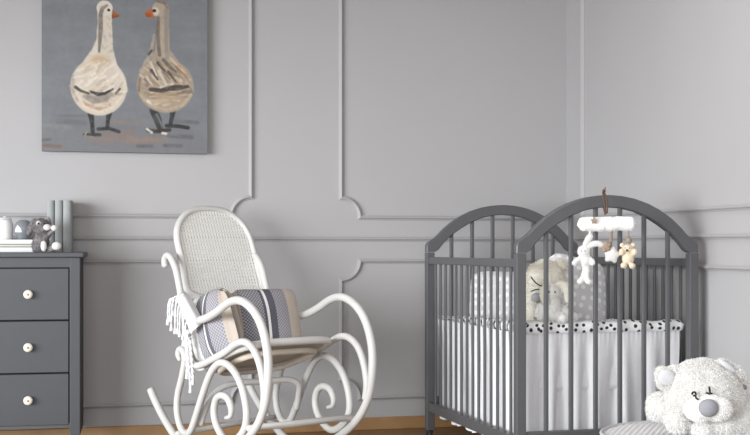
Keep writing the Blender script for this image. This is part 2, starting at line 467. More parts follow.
    ellipse(98, 89, 28, 28.5, B1); stroke([(100, 68), (103.5, 48), (104, 25), (104, 12)], [18, 8.5, 7, 7.5], B1, 1); ellipse(103.8, 10.8, 8, 7.6, (220, 212, 203))
    stroke([(85, 70), (93, 58), (97, 46)], 3, (222, 214, 204), .8, 2); stroke([(112, 64), (122, 80), (125, 92)], 2, (226, 218, 208), .8, 2)
    stroke([(73, 80), (72, 92), (77, 103)], 1.6, (160, 150, 140), .6, 2)
    stroke([(106, 8), (101.5, 11), (99.8, 18), (99.8, 33), (98.3, 54)], [1.2, 2, 2.2, 2.3, 1.2], (126, 117, 110), .85)
    ellipse(99, 63, 9, 5, (200, 168, 132), .7, .8); ellipse(90, 70, 8, 5, (214, 184, 152), .5, .9)
    for i in range(120):
        a = rng.uniform(0, 6.28); q = rng.uniform(0, 1) ** .6 * .98; x, y = 98 + 25 * q * math.cos(a), 88 + 25 * q * math.sin(a)
        c = [(232, 225, 214), (222, 208, 190), (196, 182, 168), (236, 230, 222)][rng.randint(4)] if y < 94 else [(196, 172, 150), (170, 160, 152), (214, 200, 186), (190, 160, 138)][rng.randint(4)]
        l = rng.uniform(4, 9); t = rng.uniform(-.5, .4) if y > 90 else rng.uniform(.2, 1.0)
        stroke([(x - l / 2 * math.cos(t), y + l / 2 * math.sin(t)), (x + l / 2 * math.cos(t), y - l / 2 * math.sin(t))], rng.uniform(.5, 1.5), c, .7, 1.4)
    stroke([(84, 99), (93, 102), (104, 100), (110, 96)], [2, 4, 4, 2], (138, 132, 128), .7, 2)
    stroke([(83, 105), (90, 110), (100, 111)], 1.6, (186, 150, 124), .6)
    stroke([(75, 90), (80, 93.5), (88, 96)], [1.6, 1.3, .9], (58, 54, 54)); stroke([(90, 94), (97, 96.5), (104, 95.5), (112, 91)], [1, 1.8, 1.4, 1], (56, 54, 54)); stroke([(115, 95), (119, 90.5)], 1.1, (80, 76, 76))
    stroke([(76, 96), (84, 109), (98, 114), (112, 109), (121, 98)], 1.3, (228, 216, 204), .7)
    poly([(111.2, 12), (119.8, 18), (111, 21)], (160, 94, 46)); poly([(111.2, 17), (119.5, 18), (111, 21)], (120, 66, 34), .7); ellipse(107.8, 12.6, 1.5, 1.5, (34, 30, 30))
    # goose 2
    B2 = (168, 154, 140)
    ellipse(165, 86, 29, 27, B2); stroke([(164, 68), (162, 50), (162, 25), (161.5, 12)], [18, 7.5, 6.3, 6.8], B2, 1); ellipse(160, 9, 8.4, 7.8, (176, 162, 148))
    ellipse(154.5, 11.8, 4, 4.2, (216, 206, 194), .9, .4); stroke([(157, 1.8), (164, 3), (167, 8)], 1.2, (120, 96, 78), .7)
    stroke([(165.5, 10), (165.5, 30), (166, 50)], [2.2, 2.2, 1.5], (146, 138, 128), .8); stroke([(157.5, 18), (157, 35), (159, 55)], 1.8, (104, 94, 86), .75); stroke([(153.5, 35), (150, 55), (141, 72)], [1, 2.2, 2.4], (190, 172, 152), .7)
    stroke([(162, 20), (161.5, 45), (163, 56)], 1.8, (180, 168, 152), .7); stroke([(148, 55), (151, 51)], 1.2, (80, 72, 68))
    for i in range(130):
        a = rng.uniform(0, 6.28); q = rng.uniform(0, 1) ** .6 * .98; x, y = 165 + 26 * q * math.cos(a), 84 + 25 * q * math.sin(a)
        c = [(196, 180, 160), (150, 130, 112), (210, 198, 182), (124, 110, 98), (176, 152, 128)][rng.randint(5)]
        l = rng.uniform(5, 10); t = -rng.uniform(.5, 1.0) if y < 88 else rng.uniform(-.2, .4)
        stroke([(x - l / 2 * math.cos(t), y + l / 2 * math.sin(t)), (x + l / 2 * math.cos(t), y - l / 2 * math.sin(t))], rng.uniform(.5, 1.4), c, .75, 1.4)
    for p, q, r, c in [((157, 63), (164, 71), 1.4, (72, 66, 64)), ((151, 71), (157, 80), 1.7, (78, 74, 74)), ((163, 60), (176, 72), 1.8, (98, 92, 88)), ((168, 72), (176, 82), 1.4, (74, 64, 58)), ((176, 66), (188, 78), 1.3, (150, 112, 84)),
                       ((150, 63), (156, 76), 1.3, (222, 214, 202)), ((158, 72), (166, 84), 1.6, (216, 208, 196)), ((170, 58), (184, 72), 1.2, (206, 190, 170)), ((146, 78), (152, 86), 1.4, (214, 202, 186))]:
        stroke([p, q], [r, r * .5], c, .85)
    stroke([(150, 90), (160, 91), (168, 88), (178, 87.5), (188, 86)], [2, 2.2, 3, 2.8, 1.2], (70, 64, 60), .9); stroke([(160, 87.5), (172, 84)], 1.2, (214, 206, 194), .8)
    stroke([(140, 96), (150, 106), (166, 110), (182, 105), (191, 94)], 1.5, (190, 172, 150), .8); ellipse(168, 99, 14, 6, (184, 160, 132), .5, .8); stroke([(147, 102), (150, 104)], 1.4, (228, 220, 208)); stroke([(139, 80), (138, 92)], 1.3, (128, 104, 84), .6)
    poly([(144, 12.5), (151.5, 9), (153.5, 18.6), (145, 17.5)], (186, 98, 42)); poly([(144, 14), (150, 14), (150, 18), (145, 17.5)], (140, 76, 40), .7); ellipse(153.7, 11, 1.9, 1.8, (40, 32, 30))
    img[:] = np.clip((img + tex[..., None] * 5) * np.array([.90, .89, .87]), 0, 255)

    z0 = .0; X0 = back(42, 76)[0]; X1 = back(206.6, 76)[0]; Z1 = back(125, -14)[1]; Z0 = back(125, 153)[1]
    dep = .036; yfr = YW - .004 - dep
    root = empty('canvas_painting', ((X0 + X1) / 2, YW - .004, Z0), 'grey canvas painting of two standing geese on the back wall', 'painting')
    vx = np.linspace(X0, X1, nx); vz = np.linspace(Z1, Z0, ny)
    VX, VZ = np.meshgrid(vx, vz)
    co = np.stack([VX - root.location.x, np.full_like(VX, yfr - .0006) - root.location.y, VZ - root.location.z], -1).reshape(-1, 3)
    idx = np.arange(nx * ny).reshape(ny, nx)
    fa = np.stack([idx[:-1, :-1], idx[1:, :-1], idx[1:, 1:], idx[:-1, 1:]], -1).reshape(-1, 4)
    me = bpy.data.meshes.new('painted_surface'); me.from_pydata(co.tolist(), [], fa.tolist())
    ca = me.color_attributes.new('paint', 'FLOAT_COLOR', 'POINT')
    s = img.reshape(-1, 3) / 255; l = np.where(s <= .04045, s / 12.92, ((s + .055) / 1.055) ** 2.4)
    ca.data.foreach_set('color', np.concatenate([l, np.ones((len(l), 1))], 1).astype(np.float32).ravel())
    m, nt, b = newmat('brushed acrylic paint')
    at = nt.nodes.new('ShaderNodeAttribute'); at.attribute_name = 'paint'
    nt.links.new(at.outputs['Color'], b.inputs['Base Color']); b.inputs['Roughness'].default_value = .7
    tc = nt.nodes.new('ShaderNodeTexCoord'); n = nt.nodes.new('ShaderNodeTexNoise'); n.inputs['Scale'].default_value = 220
    nt.links.new(tc.outputs['Object'], n.inputs['Vector'])
    bp = nt.nodes.new('ShaderNodeBump'); bp.inputs['Strength'].default_value = .25; bp.inputs['Distance'].default_value = .001
    nt.links.new(n.outputs['Fac'], bp.inputs['Height']); nt.links.new(bp.outputs['Normal'], b.inputs['Normal'])
    me.materials.append(m)
    o = bpy.data.objects.new('painted_surface', me); COL.objects.link(o); o.parent = root
    bm = bmesh.new(); box(bm, ((X0 + X1) / 2, YW - .004 - dep / 2, (Z0 + Z1) / 2), (X1 - X0, dep, Z1 - Z0), bev=.002)
    obj('stretched_canvas', bm, mat('canvas edge', (118, 121, 128), .8, .04, 30), root)
make_painting()

# ------------------------------------------------------------------ dresser
def make_dresser():
    D = 5.33
    c0 = P(80, 300, D); c0.z = 0                         # front right corner on the floor
    ang = -math.radians(2.6)
    root = empty('dresser', c0, 'slate grey chest of three wide drawers with cream knobs', 'dresser', rz=ang)
    mw = root.matrix_world.copy()
    wd, dp = .96, .42
    px = D / F * 1.0
    Z = lambda y: H - (y - HY) / F * D
    zt_ = Z(252.2); zu = Z(257.4)
    def B(c, s, bev=.002):
        bm = bmesh.new(); box(bm, c, s, bev=bev); bm.transform(mw); return bm
    pw = 10 * px
    # local: x to the right (0 = right edge), y into the room depth, z up
    obj('top', B((-wd / 2, dp / 2 - .004, (zt_ + zu) / 2), (wd + .034, dp + .03, zt_ - zu), .004), M['dresser'], root)
    for sx, nm in ((-pw / 2, 'front_post'), (-wd + pw / 2, 'front_post')):
        obj(nm, B((sx, .02, zu / 2), (pw, .04, zu)), M['dresser'], root)
        obj('rear_post', B((sx, dp - .02, zu / 2), (pw, .04, zu)), M['dresser_shade'], root)
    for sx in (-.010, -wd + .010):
        obj('side_panel', B((sx, dp / 2, (zu + .07) / 2), (.016, dp - .078, zu - .07)), M['dresser_shade'], root)
    zd = [(Z(268.3), Z(319.6)), (Z(320.8), Z(372.2)), (Z(373.4), Z(424.6))]
    obj('top_rail', B((-wd / 2, .016, (zu + zd[0][0] + .004) / 2), (wd - 2 * pw, .028, zu - zd[0][0] - .004), .001), M['dresser'], root)
    obj('carcass', B((-wd / 2, dp / 2 + .02, (zu + zd[2][1]) / 2), (wd - .04, dp - .05, zu - zd[2][1] - .004), .001), M['gap'], root)
    xr_ = -pw - 1.0 * px; xl_ = -wd + pw + .004
    for (a, b) in zd:
        dr = obj('drawer', B(((xr_ + xl_) / 2, .016, (a + b) / 2), (xr_ - xl_, .024, a - b), .003), M['dresser'], root)
        for kx in (-(80 - 30.3) * px, -wd + (80 - 30.3) * px):
            bm = bmesh.new()
            R = mw @ Matrix.Translation((kx, .004, (Z((HY - (a - H) / D * F + 0)) if 0 else (a + b) / 2))) @ Matrix.Rotation(math.radians(90), 4, 'X')
            lathe(bm, [(0, -.002), (.008, -.002), (.007, .008), (.010, .012), (.018, .015), (.0205, .019), (.0205, .023), (.017, .028), (.009, .030), (.0, .030)], (0, 0, 0), None, 24)
            bm.transform(R)
            k = obj('knob', bm, M['knob'], dr, smooth=True)
            bm = bmesh.new(); lathe(bm, [(0, .0335), (.003, .033), (.0045, .0315), (.0045, .029), (0, .029)], (0, 0, 0), None, 16); bm.transform(R)
            obj('screw', bm, M['knobdot'], dr, smooth=True)
    return zt_, mw
ZD, MWD = make_dresser()
def DR(px_, dy):         # world point on the dresser top: at pixel column px_, dy behind the front edge (local)
    o = MWD @ Vector((0, dy, 0)); d = (MWD.to_3x3() @ Vector((1, 0, 0)))
    # find t so that the point projects on column px_
    k = (px_ - 375) / F
    def LD(p): return p.x * CT - p.y * ST, p.x * ST + p.y * CT
    L0, D0 = LD(o); Ld, Dd = LD(d)
    t = (k * D0 - L0) / (Ld - k * Dd)
    p = o + d * t; L1, D1 = LD(p)
    return p, D1
R_D = Matrix.Rotation(-math.radians(2.6), 4, 'Z')

def book_stack():
    specs = [(248.2, 253, 34.5, 'book_w', 'white', 'white book lying at the bottom of the dresser stack'),
             (244.6, 247.8, 33.5, 'book_c', 'cream', 'cream paged book lying in the middle of the dresser stack'),
             (239.6, 244.0, 34.0, 'book_w', 'white', 'thin white book lying on top of the dresser stack')]
    z = ZD
    for i, (a, b, xr_, m, c, lab) in enumerate(specs):
        p, D = DR(xr_, .10); h = (4.8, 3.3, 4.3)[i] * D / F
        w = .30
        root = empty('book', Vector((p.x - w / 2, p.y + .1, z)), lab, 'book', 'books lying on the dresser')
        X = Matrix.Translation((p.x, p.y, z)) @ R_D
        bm = bmesh.new(); box(bm, (-w / 2 - .003, .1, h / 2), (w - .006, .194, h - .004)); bm.transform(X); obj('pages', bm, M['page_' + c], root)
        bm = bmesh.new(); ct = .0014 if c == 'white' else .0042
        for zz in (ct / 2, h - ct / 2): box(bm, (-w / 2, .1, zz), (w, .2, ct))
        box(bm, (-w / 2, .1985, h / 2), (w, .003, h)); bm.transform(X); obj('cover', bm, M[m], root)
        z += h + .0004
    return z
ZB = book_stack()

def jars():
    p, D = DR(5, .20); s = D / F
    top = H - (216.5 - HY) / F * D; hh = top - ZB
    root = empty('porcelain_jar', Vector((p.x, p.y, ZB)), 'round white porcelain jar standing on the stacked books', 'jar')
    bm = bmesh.new(); r = 8 * s
    lathe(bm, [(0, 0), (r * .8, 0), (r * .98, .008), (r * 1.0, hh * .4), (r * .95, hh * .7), (r * .82, hh * .84), (0, hh * .86)], root.location, None, 36); obj('body', bm, M['jar_w'], root, smooth=True, auto=40)
    bm = bmesh.new(); lathe(bm, [(0, hh * .865), (r * .84, hh * .865), (r * .86, hh * .90), (r * .55, hh * .95), (r * .2, hh * .97), (r * .18, hh), (0, hh * 1.01)], root.location, None, 36); obj('lid', bm, M['jar_w'], root, smooth=True, auto=50)
    p, D = DR(23.5, .20); s = D / F; top = H - (219 - HY) / F * D; hh = top - ZB; r = 9.3 * s
    root = empty('glass_bowl', Vector((p.x, p.y, ZB)), 'round smoky grey glass bowl on the books beside the white jar', 'bowl')
    bm = bmesh.new()
    pr = [(0, 0), (r * .6, 0)] + [(r * math.cos(math.radians(a)), hh * .5 + hh * .5 * math.sin(math.radians(a))) for a in range(-50, 66, 8)] 
    inn = [(max(0, x - .003), z + .001) for x, z in reversed(pr)]
    lathe(bm, pr + inn[:-1] + [(0, .004)], root.location, None, 40); obj('glass_body', bm, M['glass'], root, smooth=True)
    bm = bmesh.new(); cpos = Vector((p.x, p.y, ZB + .004))
    lathe(bm, [(0, 0), (r * .55, .001), (r * .82, hh * .36), (r * .80, hh * .44), (0, hh * .45)], cpos, None, 24); obj('grey_filling', bm, mat('grey bath salt', (150, 154, 160), .9, .2, 60), root, smooth=True)
    bm = bmesh.new(); q = P(18, 231.5, D - r * 1.02)
    a = [P(14.8, 232.2, D - r * 1.0), P(21.8, 232.2, D - r * 1.0), P(20.5, 228.3, D - r * 1.0), P(17.6, 224.8, D - r * 1.0), P(15.6, 228.5, D - r * 1.0)]
    fr = bm.faces.new([bm.verts.new(v) for v in a]); g = bmesh.ops.extrude_face_region(bm, geom=[fr])
    for v in [x for x in g['geom'] if isinstance(x, bmesh.types.BMVert)]: v.co += Vector((0, .006, 0))
    obj('white_reflection', bm, M['jar_w'], root)  # white reflection on the glass, modelled as a solid patch
jars()

def binders():
    labs = ['grey upright book with rounded spine, leftmost of three behind the plush puppy', 'grey upright book with rounded spine, middle of three on the dresser',
            'grey upright book with rounded spine, rightmost of three on the dresser']
    for i, (a, b) in enumerate([(46.8, 54.2), (54.8, 62.4), (63.0, 71.2)]):
        p, D = DR((a + b) / 2, .18); s = D / F; w = (b - a) * s; h = (H - (200.3 - HY) / F * D) - ZD
        root = empty('upright_book', Vector((p.x, p.y + .07, ZD)), labs[i], 'book', 'grey books standing on the dresser')
        X = Matrix.Translation((p.x, p.y, ZD)) @ R_D
        bm = bmesh.new()
        pr = [(-w / 2, .14), (-w / 2, .008)] + [(-w / 2 * math.cos(math.radians(t)), .008 - .012 * math.sin(math.radians(t))) for t in range(15, 180, 15)] + [(w / 2, .008), (w / 2, .14), (w / 2 - .002, .14), (w / 2 - .002, .01), (-w / 2 + .002, .01), (-w / 2 + .002, .14)]
        lo = [bm.verts.new((x, y, 0)) for x, y in pr]; hi = [bm.verts.new((x, y, h)) for x, y in pr]
        for k in range(len(pr)): bm.faces.new((lo[k], lo[(k + 1) % len(pr)], hi[(k + 1) % len(pr)], hi[k]))
        bm.faces.new(lo); bm.faces.new(hi); bm.transform(X); obj('cover', bm, M['binder'], root)
        bm = bmesh.new(); box(bm, (0, .073, h / 2), (w - .005, .124, h - .006)); bm.transform(X); obj('pages', bm, M['book_w'], root)
binders()

def plush_dog():
    p, D = DR(40, .06)
    E3 = lambda x, y, dd=0: P(x, y, D + dd)
    s = D / F
    root = empty('plush_puppy', Vector((p.x, p.y, ZD)), 'mottled grey plush puppy with floppy ears sitting on the dresser', 'plush toy')
    bm = bmesh.new()
    ell(bm, E3(41, 242.5), (7.5 * s, .034, 10.2 * s)); ell(bm, E3(41, 226.5, -.01), (8 * s, .036, 8 * s)); ell(bm, E3(44.5, 229, -.032), (5 * s, .022, 4.5 * s))
    ell(bm, E3(36, 246), (3.5 * s, .026, 7 * s)); ell(bm, E3(47, 234, -.02), (4 * s, .018, 4 * s))
    b2 = remesh(bm, .005, 3, .004, 60); fur(b2, 2600, .009, .0012, 5); obj_raw('body', b2, M['taupegrey'], root)
    bm = bmesh.new()
    vs = ell(bm, E3(31.5, 226.5, -.012), (3.2 * s, .010, 9.5 * s), Matrix.Rotation(math.radians(28), 3, 'Y'))
    b2 = remesh(bm, .004, 2); fur(b2, 500, .008, .001, 8); obj_raw('ear', b2, M['taupegrey'], root)
    bm = bmesh.new(); ell(bm, E3(48.6, 222, .0), (2.8 * s, .010, 6 * s), Matrix.Rotation(math.radians(-10), 3, 'Y')); obj_raw('ear', remesh(bm, .004, 2), M['taupegrey'], root)
    for (x, y, rx, ry, nm, dd) in [(47.2, 227.3, 3.8, 3.2, 'paw', -.052), (54.2, 228, 3.2, 3.0, 'paw', -.046), (43.6, 246, 2.9, 5.4, 'foot', -.045), (56.5, 246, 4.6, 4.2, 'foot', -.04)]:
        bm = bmesh.new(); ell(bm, E3(x, y, dd), (rx * s, .016, ry * s)); obj(nm, bm, M['plush'], root, smooth=True)
    bm = bmesh.new()
    tube(bm, catmull([E3(46, 235, -.02), E3(50, 233, -.03), E3(54, 229, -.04)], 4), 2.4 * s, 8); obj('arm', bm, M['taupegrey'], root, smooth=True)
    bm = bmesh.new()
    tube(bm, catmull([E3(44, 249, -.01), E3(50, 249, -.02), E3(55.5, 247, -.034)], 4), 3.4 * s, 8); obj('leg', bm, M['taupegrey'], root, smooth=True)
    for x in (38.5, 44.2):
        bm = bmesh.new(); ell(bm, E3(x, 223.5, -.047), (1.1 * s, .004, 1.1 * s), sub=2); obj('eye', bm, M['black'], root, smooth=True)
    bm = bmesh.new(); ell(bm, E3(38.6, 223.2, -.042), (2.6 * s, .004, 2.6 * s), sub=2); obj('eye_patch', bm, M['plush'], root, smooth=True)
plush_dog()

# ------------------------------------------------------------------ rocking chair
AC = math.atan2(.325, .409); SA, CA = math.sin(AC), math.cos(AC); WC = .5226
LN, DN = -.4186, 4.65
def CH(s, v, z):
    return cam2w(LN + v * CA + s * SA, DN + v * SA - s * CA, z)
def hit(px, py, s0, z0, sl):             # plane s = s0 + sl*(z-z0): returns (s, v, z)
    k = (px - 375) / F; m = (py - HY) / F
    # s(D) = (kD-LN)SA-(D-DN)CA ; z = H-mD
    A = k * SA - CA; Bc = -LN * SA + DN * CA
    D = (s0 + sl * (H - z0) - Bc) / (A + sl * m)
    return A * D + Bc, (k * D - LN) * CA + (D - DN) * SA, H - m * D

def make_chair():
    root = empty('rocking_chair', CH(-.45, WC / 2, 0), 'white bentwood rocking chair with cane back and scrolled sides', 'chair')
    outer = [(-.672, .592), (-.60, .600), (-.53, .612), (-.47, .625), (-.39, .654), (-.31, .690), (-.25, .705), (-.19, .703), (-.125, .678), (-.07, .635), (-.03, .575), (-.006, .50), (-.002, .43),
             (-.010, .36), (-.030, .29), (-.075, .220), (-.14, .160), (-.22, .108), (-.32, .058), (-.44, .023), (-.56, .018), (-.66, .042), (-.76, .094), (-.861, .163), (-.93, .222), (-.978, .272)]
    rail = [(-.846, .838), (-.853, .862), (-.838, .884), (-.805, .882), (-.770, .852), (-.745, .815), (-.718, .750), (-.695, .68), (-.672, .60), (-.655, .54), (-.640, .48), (-.622, .435), (-.585, .413), (-.528, .420), (-.46, .442), (-.335, .487),
            (-.26, .522), (-.20, .538), (-.15, .533), (-.105, .505), (-.07, .46), (-.046, .40), (-.036, .34), (-.045, .28)]
    scroll = [(-.708, .425), (-.718, .448), (-.712, .470), (-.689, .476), (-.668, .458), (-.664, .42), (-.690, .35), (-.722, .28), (-.733, .219), (-.718, .160), (-.686, .122), (-.649, .112), (-.610, .130), (-.570, .19), (-.515, .285), (-.46, .37), (-.41, .42),
              (-.355, .442), (-.29, .432), (-.225, .39), (-.180, .325), (-.160, .25), (-.175, .19), (-.225, .145), (-.29, .120), (-.350, .138), (-.400, .185), (-.416, .235), (-.398, .285), (-.355, .306), (-.305, .298), (-.278, .262), (-.285, .228), (-.322, .216)]
    for v in (0, WC):
        side = 'near' if v == 0 else 'far'
        bm = bmesh.new(); p = catmull([CH(s, v, z) for s, z in outer], 6); n = len(p)
        tube(bm, p, [.0175 if i > 8 else .0135 + .004 * i / 8 for i in range(n)], 12); obj('rocker', bm, M['white'], root, smooth=True)
        dv = .0 
        bm = bmesh.new(); tube(bm, catmull([CH(s, v + (.004 if v == 0 else -.004 - .062 * max(0, min(1, (z - .52) / .18))), z) for s, z in rail], 6), .0155, 12); obj('side_rail', bm, M['white'], root, smooth=True)
        p = catmull([CH(s, v, z) for s, z in scroll], 6); n = len(p)
        rr = [.0155 * min(1, .55 + i / 14, .5 + (n - 1 - i) / 30) for i in range(n)]
        bm = bmesh.new(); tube(bm, p, rr, 12); obj('scroll', bm, M['white'], root, smooth=True)
    # cross bars
    def bar(n, pts, r): 
        bm = bmesh.new(); tube(bm, catmull(pts, 6) if len(pts) > 2 else pts, r, 12); obj(n, bm, M['white'], root, smooth=True)
    bar('stretcher', [CH(-.150, 0, .192), CH(-.140, WC, .192)], .014)
    bar('stretcher', [CH(-.735, 0, .100), CH(-.735, WC, .128)], .012)
    # arched brace under the seat
    sb = -.48
    bar('arched_brace', [CH(-.585, .035, .155), CH(-.565, .04, .21), CH(-.54, .06, .275), CH(-.52, .11, .318), CH(-.51, .18, .330), CH(-.50, .27, .332), CH(-.49, .36, .332), CH(-.48, .43, .330), CH(-.475, .475, .305), CH(-.50, .490, .25), CH(-.52, .492, .19)], .014)
    bar('lower_back_rail', [CH(-.655, 0, .52), CH(-.672, WC / 2, .52), CH(-.655, WC, .52)], .012)
    # cane back
    s0, z0, sl = -.75, .733, -.43
    trace = [(184.6, 290), (180.7, 268), (176.5, 250), (174, 236), (175, 225), (180, 215.5), (187.5, 209.3), (197, 206.6), (209.7, 206.3), (222, 208), (232, 212.2), (242, 220.2), (249.6, 231), (253.9, 242), (257.2, 254), (261, 270), (265.5, 290)]
    loc = [hit(x, y, s0, z0, sl) for x, y in trace]
    cv = sum(l[1] for l in loc) / len(loc); cz = .86
    loc = [(s_ + sl * -(z - cz) * .05, cv + (v - cv) * .935, cz + (z - cz) * .955 if z > cz else z) for s_, v, z in loc]
    loc = [(s0 + sl * (z - z0), v, z) for s_, v, z in loc]
    vl = [(v, z) for s, v, z in loc]
    ring = [CH(s, v, z) for s, v, z in loc]
    ring += [CH(s0 + sl * (.70 - z0), v, .70) for v in np.linspace(loc[-1][1] - .06, loc[0][1] + .06, 5)]
    rp = catmull(ring, 5, True)
    bm = bmesh.new(); tube(bm, rp, .0165, 12, closed=True, flat=.8); obj('back_frame', bm, M['white'], root, smooth=True)
    # woven strips inside the frame
    poly = [(v, z) for v, z in vl] + [(vl[-1][0] - .05, .70), (vl[0][0] + .05, .70)]
    def spans(coord, axis):
        xs = []
        n = len(poly)
        for i in range(n):
            a, b = poly[i], poly[(i + 1) % n]
            if (a[axis] - coord) * (b[axis] - coord) < 0:
                t = (coord - a[axis]) / (b[axis] - a[axis]); xs.append(a[1 - axis] + t * (b[1 - axis] - a[1 - axis]))
        xs.sort(); return xs
    def PT(v, z, off=0):
        nrm = Vector((math.cos(math.atan(sl)), 0, -math.sin(math.atan(sl))))   # (s, v, z)
        return CH(s0 + sl * (z - z0) + off, v, z)
    cane = bmesh.new()
    def strip(a, b, wv, wz, off):
        f = []
        for p, q in ((a, 1), (b, 1)):
            f.append(p)
        (v1, z1), (v2, z2) = a, b
        A = [PT(v1 - wv, z1 - wz, off), PT(v1 + wv, z1 + wz, off), PT(v2 + wv, z2 + wz, off), PT(v2 - wv, z2 - wz, off)]
        fb = [cane.verts.new(x) for x in A]; cane.faces.new(fb)
    vmin, vmax = min(p[0] for p in poly), max(p[0] for p in poly); zmax = max(p[1] for p in poly)
    pitch = .0150; v = vmin + .01
    while v < vmax - .005:
        xs = spans(v, 0)
        if len(xs) >= 2: strip((v, xs[0]), (v, xs[-1]), .0052, 0, .002)
        v += pitch
    z = .705; i = 0
    while z < zmax - .004:
        xs = spans(z, 1)
        if len(xs) >= 2: strip((xs[0], z), (xs[-1], z), 0, .0034 if i % 7 == 4 else .0054, -.002)
        z += pitch * (1.0); i += 1
    o = obj('cane_back', cane, M['cane'], root)
    # seat
    zs = lambda s: .536 + .337 * (s + .175)
    def seatpts(inset=0, dz=0):
        out = []
        s_f, s_r = -.195 - inset, -.635 + inset
        for t in range(40):
            a = 2 * math.pi * t / 40
            cs, sn = math.cos(a), math.sin(a)
            e = .55
            u = math.copysign(abs(cs) ** e, cs); w = math.copysign(abs(sn) ** e, sn)
            s = (s_f + s_r) / 2 + (s_f - s_r) / 2 * u
            hw = (WC / 2 - .018 - inset) * (1 - .10 * (1 - u) / 2)
            out.append(CH(s, WC / 2 + hw * w, zs(s) + dz))
        return out
    bm = bmesh.new(); tube(bm, seatpts(), .0165, 12, closed=True, flat=.9); obj('seat_frame', bm, M['white'], root, smooth=True)
    bm = bmesh.new(); lo = [bm.verts.new(p) for p in seatpts(.014, -.004)]; c = bm.verts.new(CH(-.42, WC / 2, zs(-.42) - .016))
    for i in range(40): bm.faces.new((lo[i], lo[(i + 1) % 40], c))
    obj('seat_underside', bm, M['canvas_under'], root, smooth=True)
    bm = bmesh.new(); lo = [bm.verts.new(p) for p in seatpts(.012, .006)]; c = bm.verts.new(CH(-.42, WC / 2, zs(-.42) - .004))
    for i in range(40): bm.faces.new((lo[i], lo[(i + 1) % 40], c))
    obj('cane_seat', bm, M['cane'], root, smooth=True)
    bm = bmesh.new(); tube(bm, seatpts(.05, -.030), .013, 10, closed=True, flat=.8); obj('seat_under_hoop', bm, M['canvas_under'], root, smooth=True)
    return root
make_chair()

def CHbasis(c, ex, ey):
    """matrix with local x,y along two (s,v,z) directions"""
    o = CH(*c); X = (CH(c[0] + ex[0], c[1] + ex[1], c[2] + ex[2]) - o).normalized(); Yv = (CH(c[0] + ey[0], c[1] + ey[1], c[2] + ey[2]) - o)
    Yv = (Yv - X * Yv.dot(X)).normalized(); Z = X.cross(Yv)
    m = Matrix((X, Yv, Z)).transposed().to_4x4(); m.translation = o
    return m
def chair_cushions():
    # along the near arm
    X = CHbasis((-.585, .095, .570), (1, .06, .32), (-.36, .06, 1))
    root = empty('striped_cushion', CH(-.555, .095, .42), 'striped grey cushion with white tasselled edge leaning inside near chair arm', 'cushion', 'striped cushions on the rocking chair')
    bm = bmesh.new(); cushion(bm, .40, .335, .15, X=X, taper=.4); obj_raw('cover', bm, M['stripeA'], root)
    rnd = random.Random(4)
    def tassel(pts, r0=.0034):
        bm = bmesh.new(); pp = catmull(pts, 5); tube(bm, pp, [r0 + .0009 * math.sin(k * 1.7) for k in range(len(pp) - 1)] + [.005], 6)
        e = pp[-1]; tube(bm, [e + Vector((0, 0, .004)), e - Vector((0, 0, .02))], [.0045, .008], 6)
        obj('tassel', bm, M['skirt'], root, smooth=True)
    Dt = 5.10
    for (x, y, dx, dy) in [(181, 294, -9, 18), (178, 295.5, -9, 15), (176, 297, -11, 20), (173, 298, -9, 22), (176, 300, -8, 26), (178, 302, -5, 27), (180, 305, -4, 24), (182, 309, -4, 23), (184, 313, -2, 22), (185, 317, -3, 24), (187, 322, -3, 20), (188, 330, -2, 22), (190, 337, -3, 24)]:
        tassel([P(x + 3, y, Dt), P(x + dx * .35, y + 1.5, Dt - .01), P(x + dx * .55, y + dy * .45, Dt - .01), P(x + dx * .6 , y + dy, Dt - .005)])
    for (x0_, y0_, x1_, y1_) in [(185, 328, 190.5, 386), (187.5, 330, 187, 372), (190, 340, 193, 378)]:
        n = 16; bm = bmesh.new()
        for ph in (0, math.pi):
            tube(bm, [P(x0_ + (x1_ - x0_) * k / n + .9 * math.sin(k * 1.3 + ph), y0_ + (y1_ - y0_) * k / n, Dt - .01 - .004 * math.cos(k * 1.3 + ph)) for k in range(n + 1)], .0038, 6)
        e = P(x1_, y1_, Dt - .01); tube(bm, [e + Vector((0, 0, .004)), e - Vector((0, 0, .028))], [.005, .009], 6)
        obj('tassel', bm, M['skirt'], root, smooth=True)
    # the white woven edge folded over the post
    bm = bmesh.new(); V = []
    prof = [[(185, 291.5, 5.16), (181, 293, 5.11), (177, 297, 5.09), (176, 300.5, 5.10)], [(190, 296, 5.14), (186, 298, 5.08), (181, 303, 5.07), (179.5, 307, 5.10)], [(195, 305, 5.12), (191, 308, 5.06), (186, 313, 5.06), (184, 316, 5.09)],
            [(200, 315, 5.10), (196, 317, 5.05), (190, 321, 5.05), (187.5, 325, 5.09)], [(203, 323, 5.10), (199, 326, 5.06), (194, 330, 5.06), (190, 334, 5.09)]]
    cols = [catmull([P(*q) for q in row], 4) for row in prof]
    grid = [catmull([c[k] for c in cols], 4) for k in range(len(cols[0]))]
    V = [[bm.verts.new(p) for p in g] for g in grid]
    for a, b in zip(V, V[1:]):
        for k in range(len(a) - 1): bm.faces.new((a[k], a[k + 1], b[k + 1], b[k])).smooth = True
    obj_raw('white_edge', bm, M['skirt'], root)
    X = CHbasis((-.53, .338, .585), (.06, 1, 0), (-.30, 0, 1))
    root = empty('striped_cushion', CH(-.53, .355, .43), 'striped grey and beige cushion upright against the cane back', 'cushion', 'striped cushions on the rocking chair')
    bm = bmesh.new(); cushion(bm, .345, .33, .15, X=X); obj_raw('cover', bm, M['stripeB'], root)
chair_cushions()

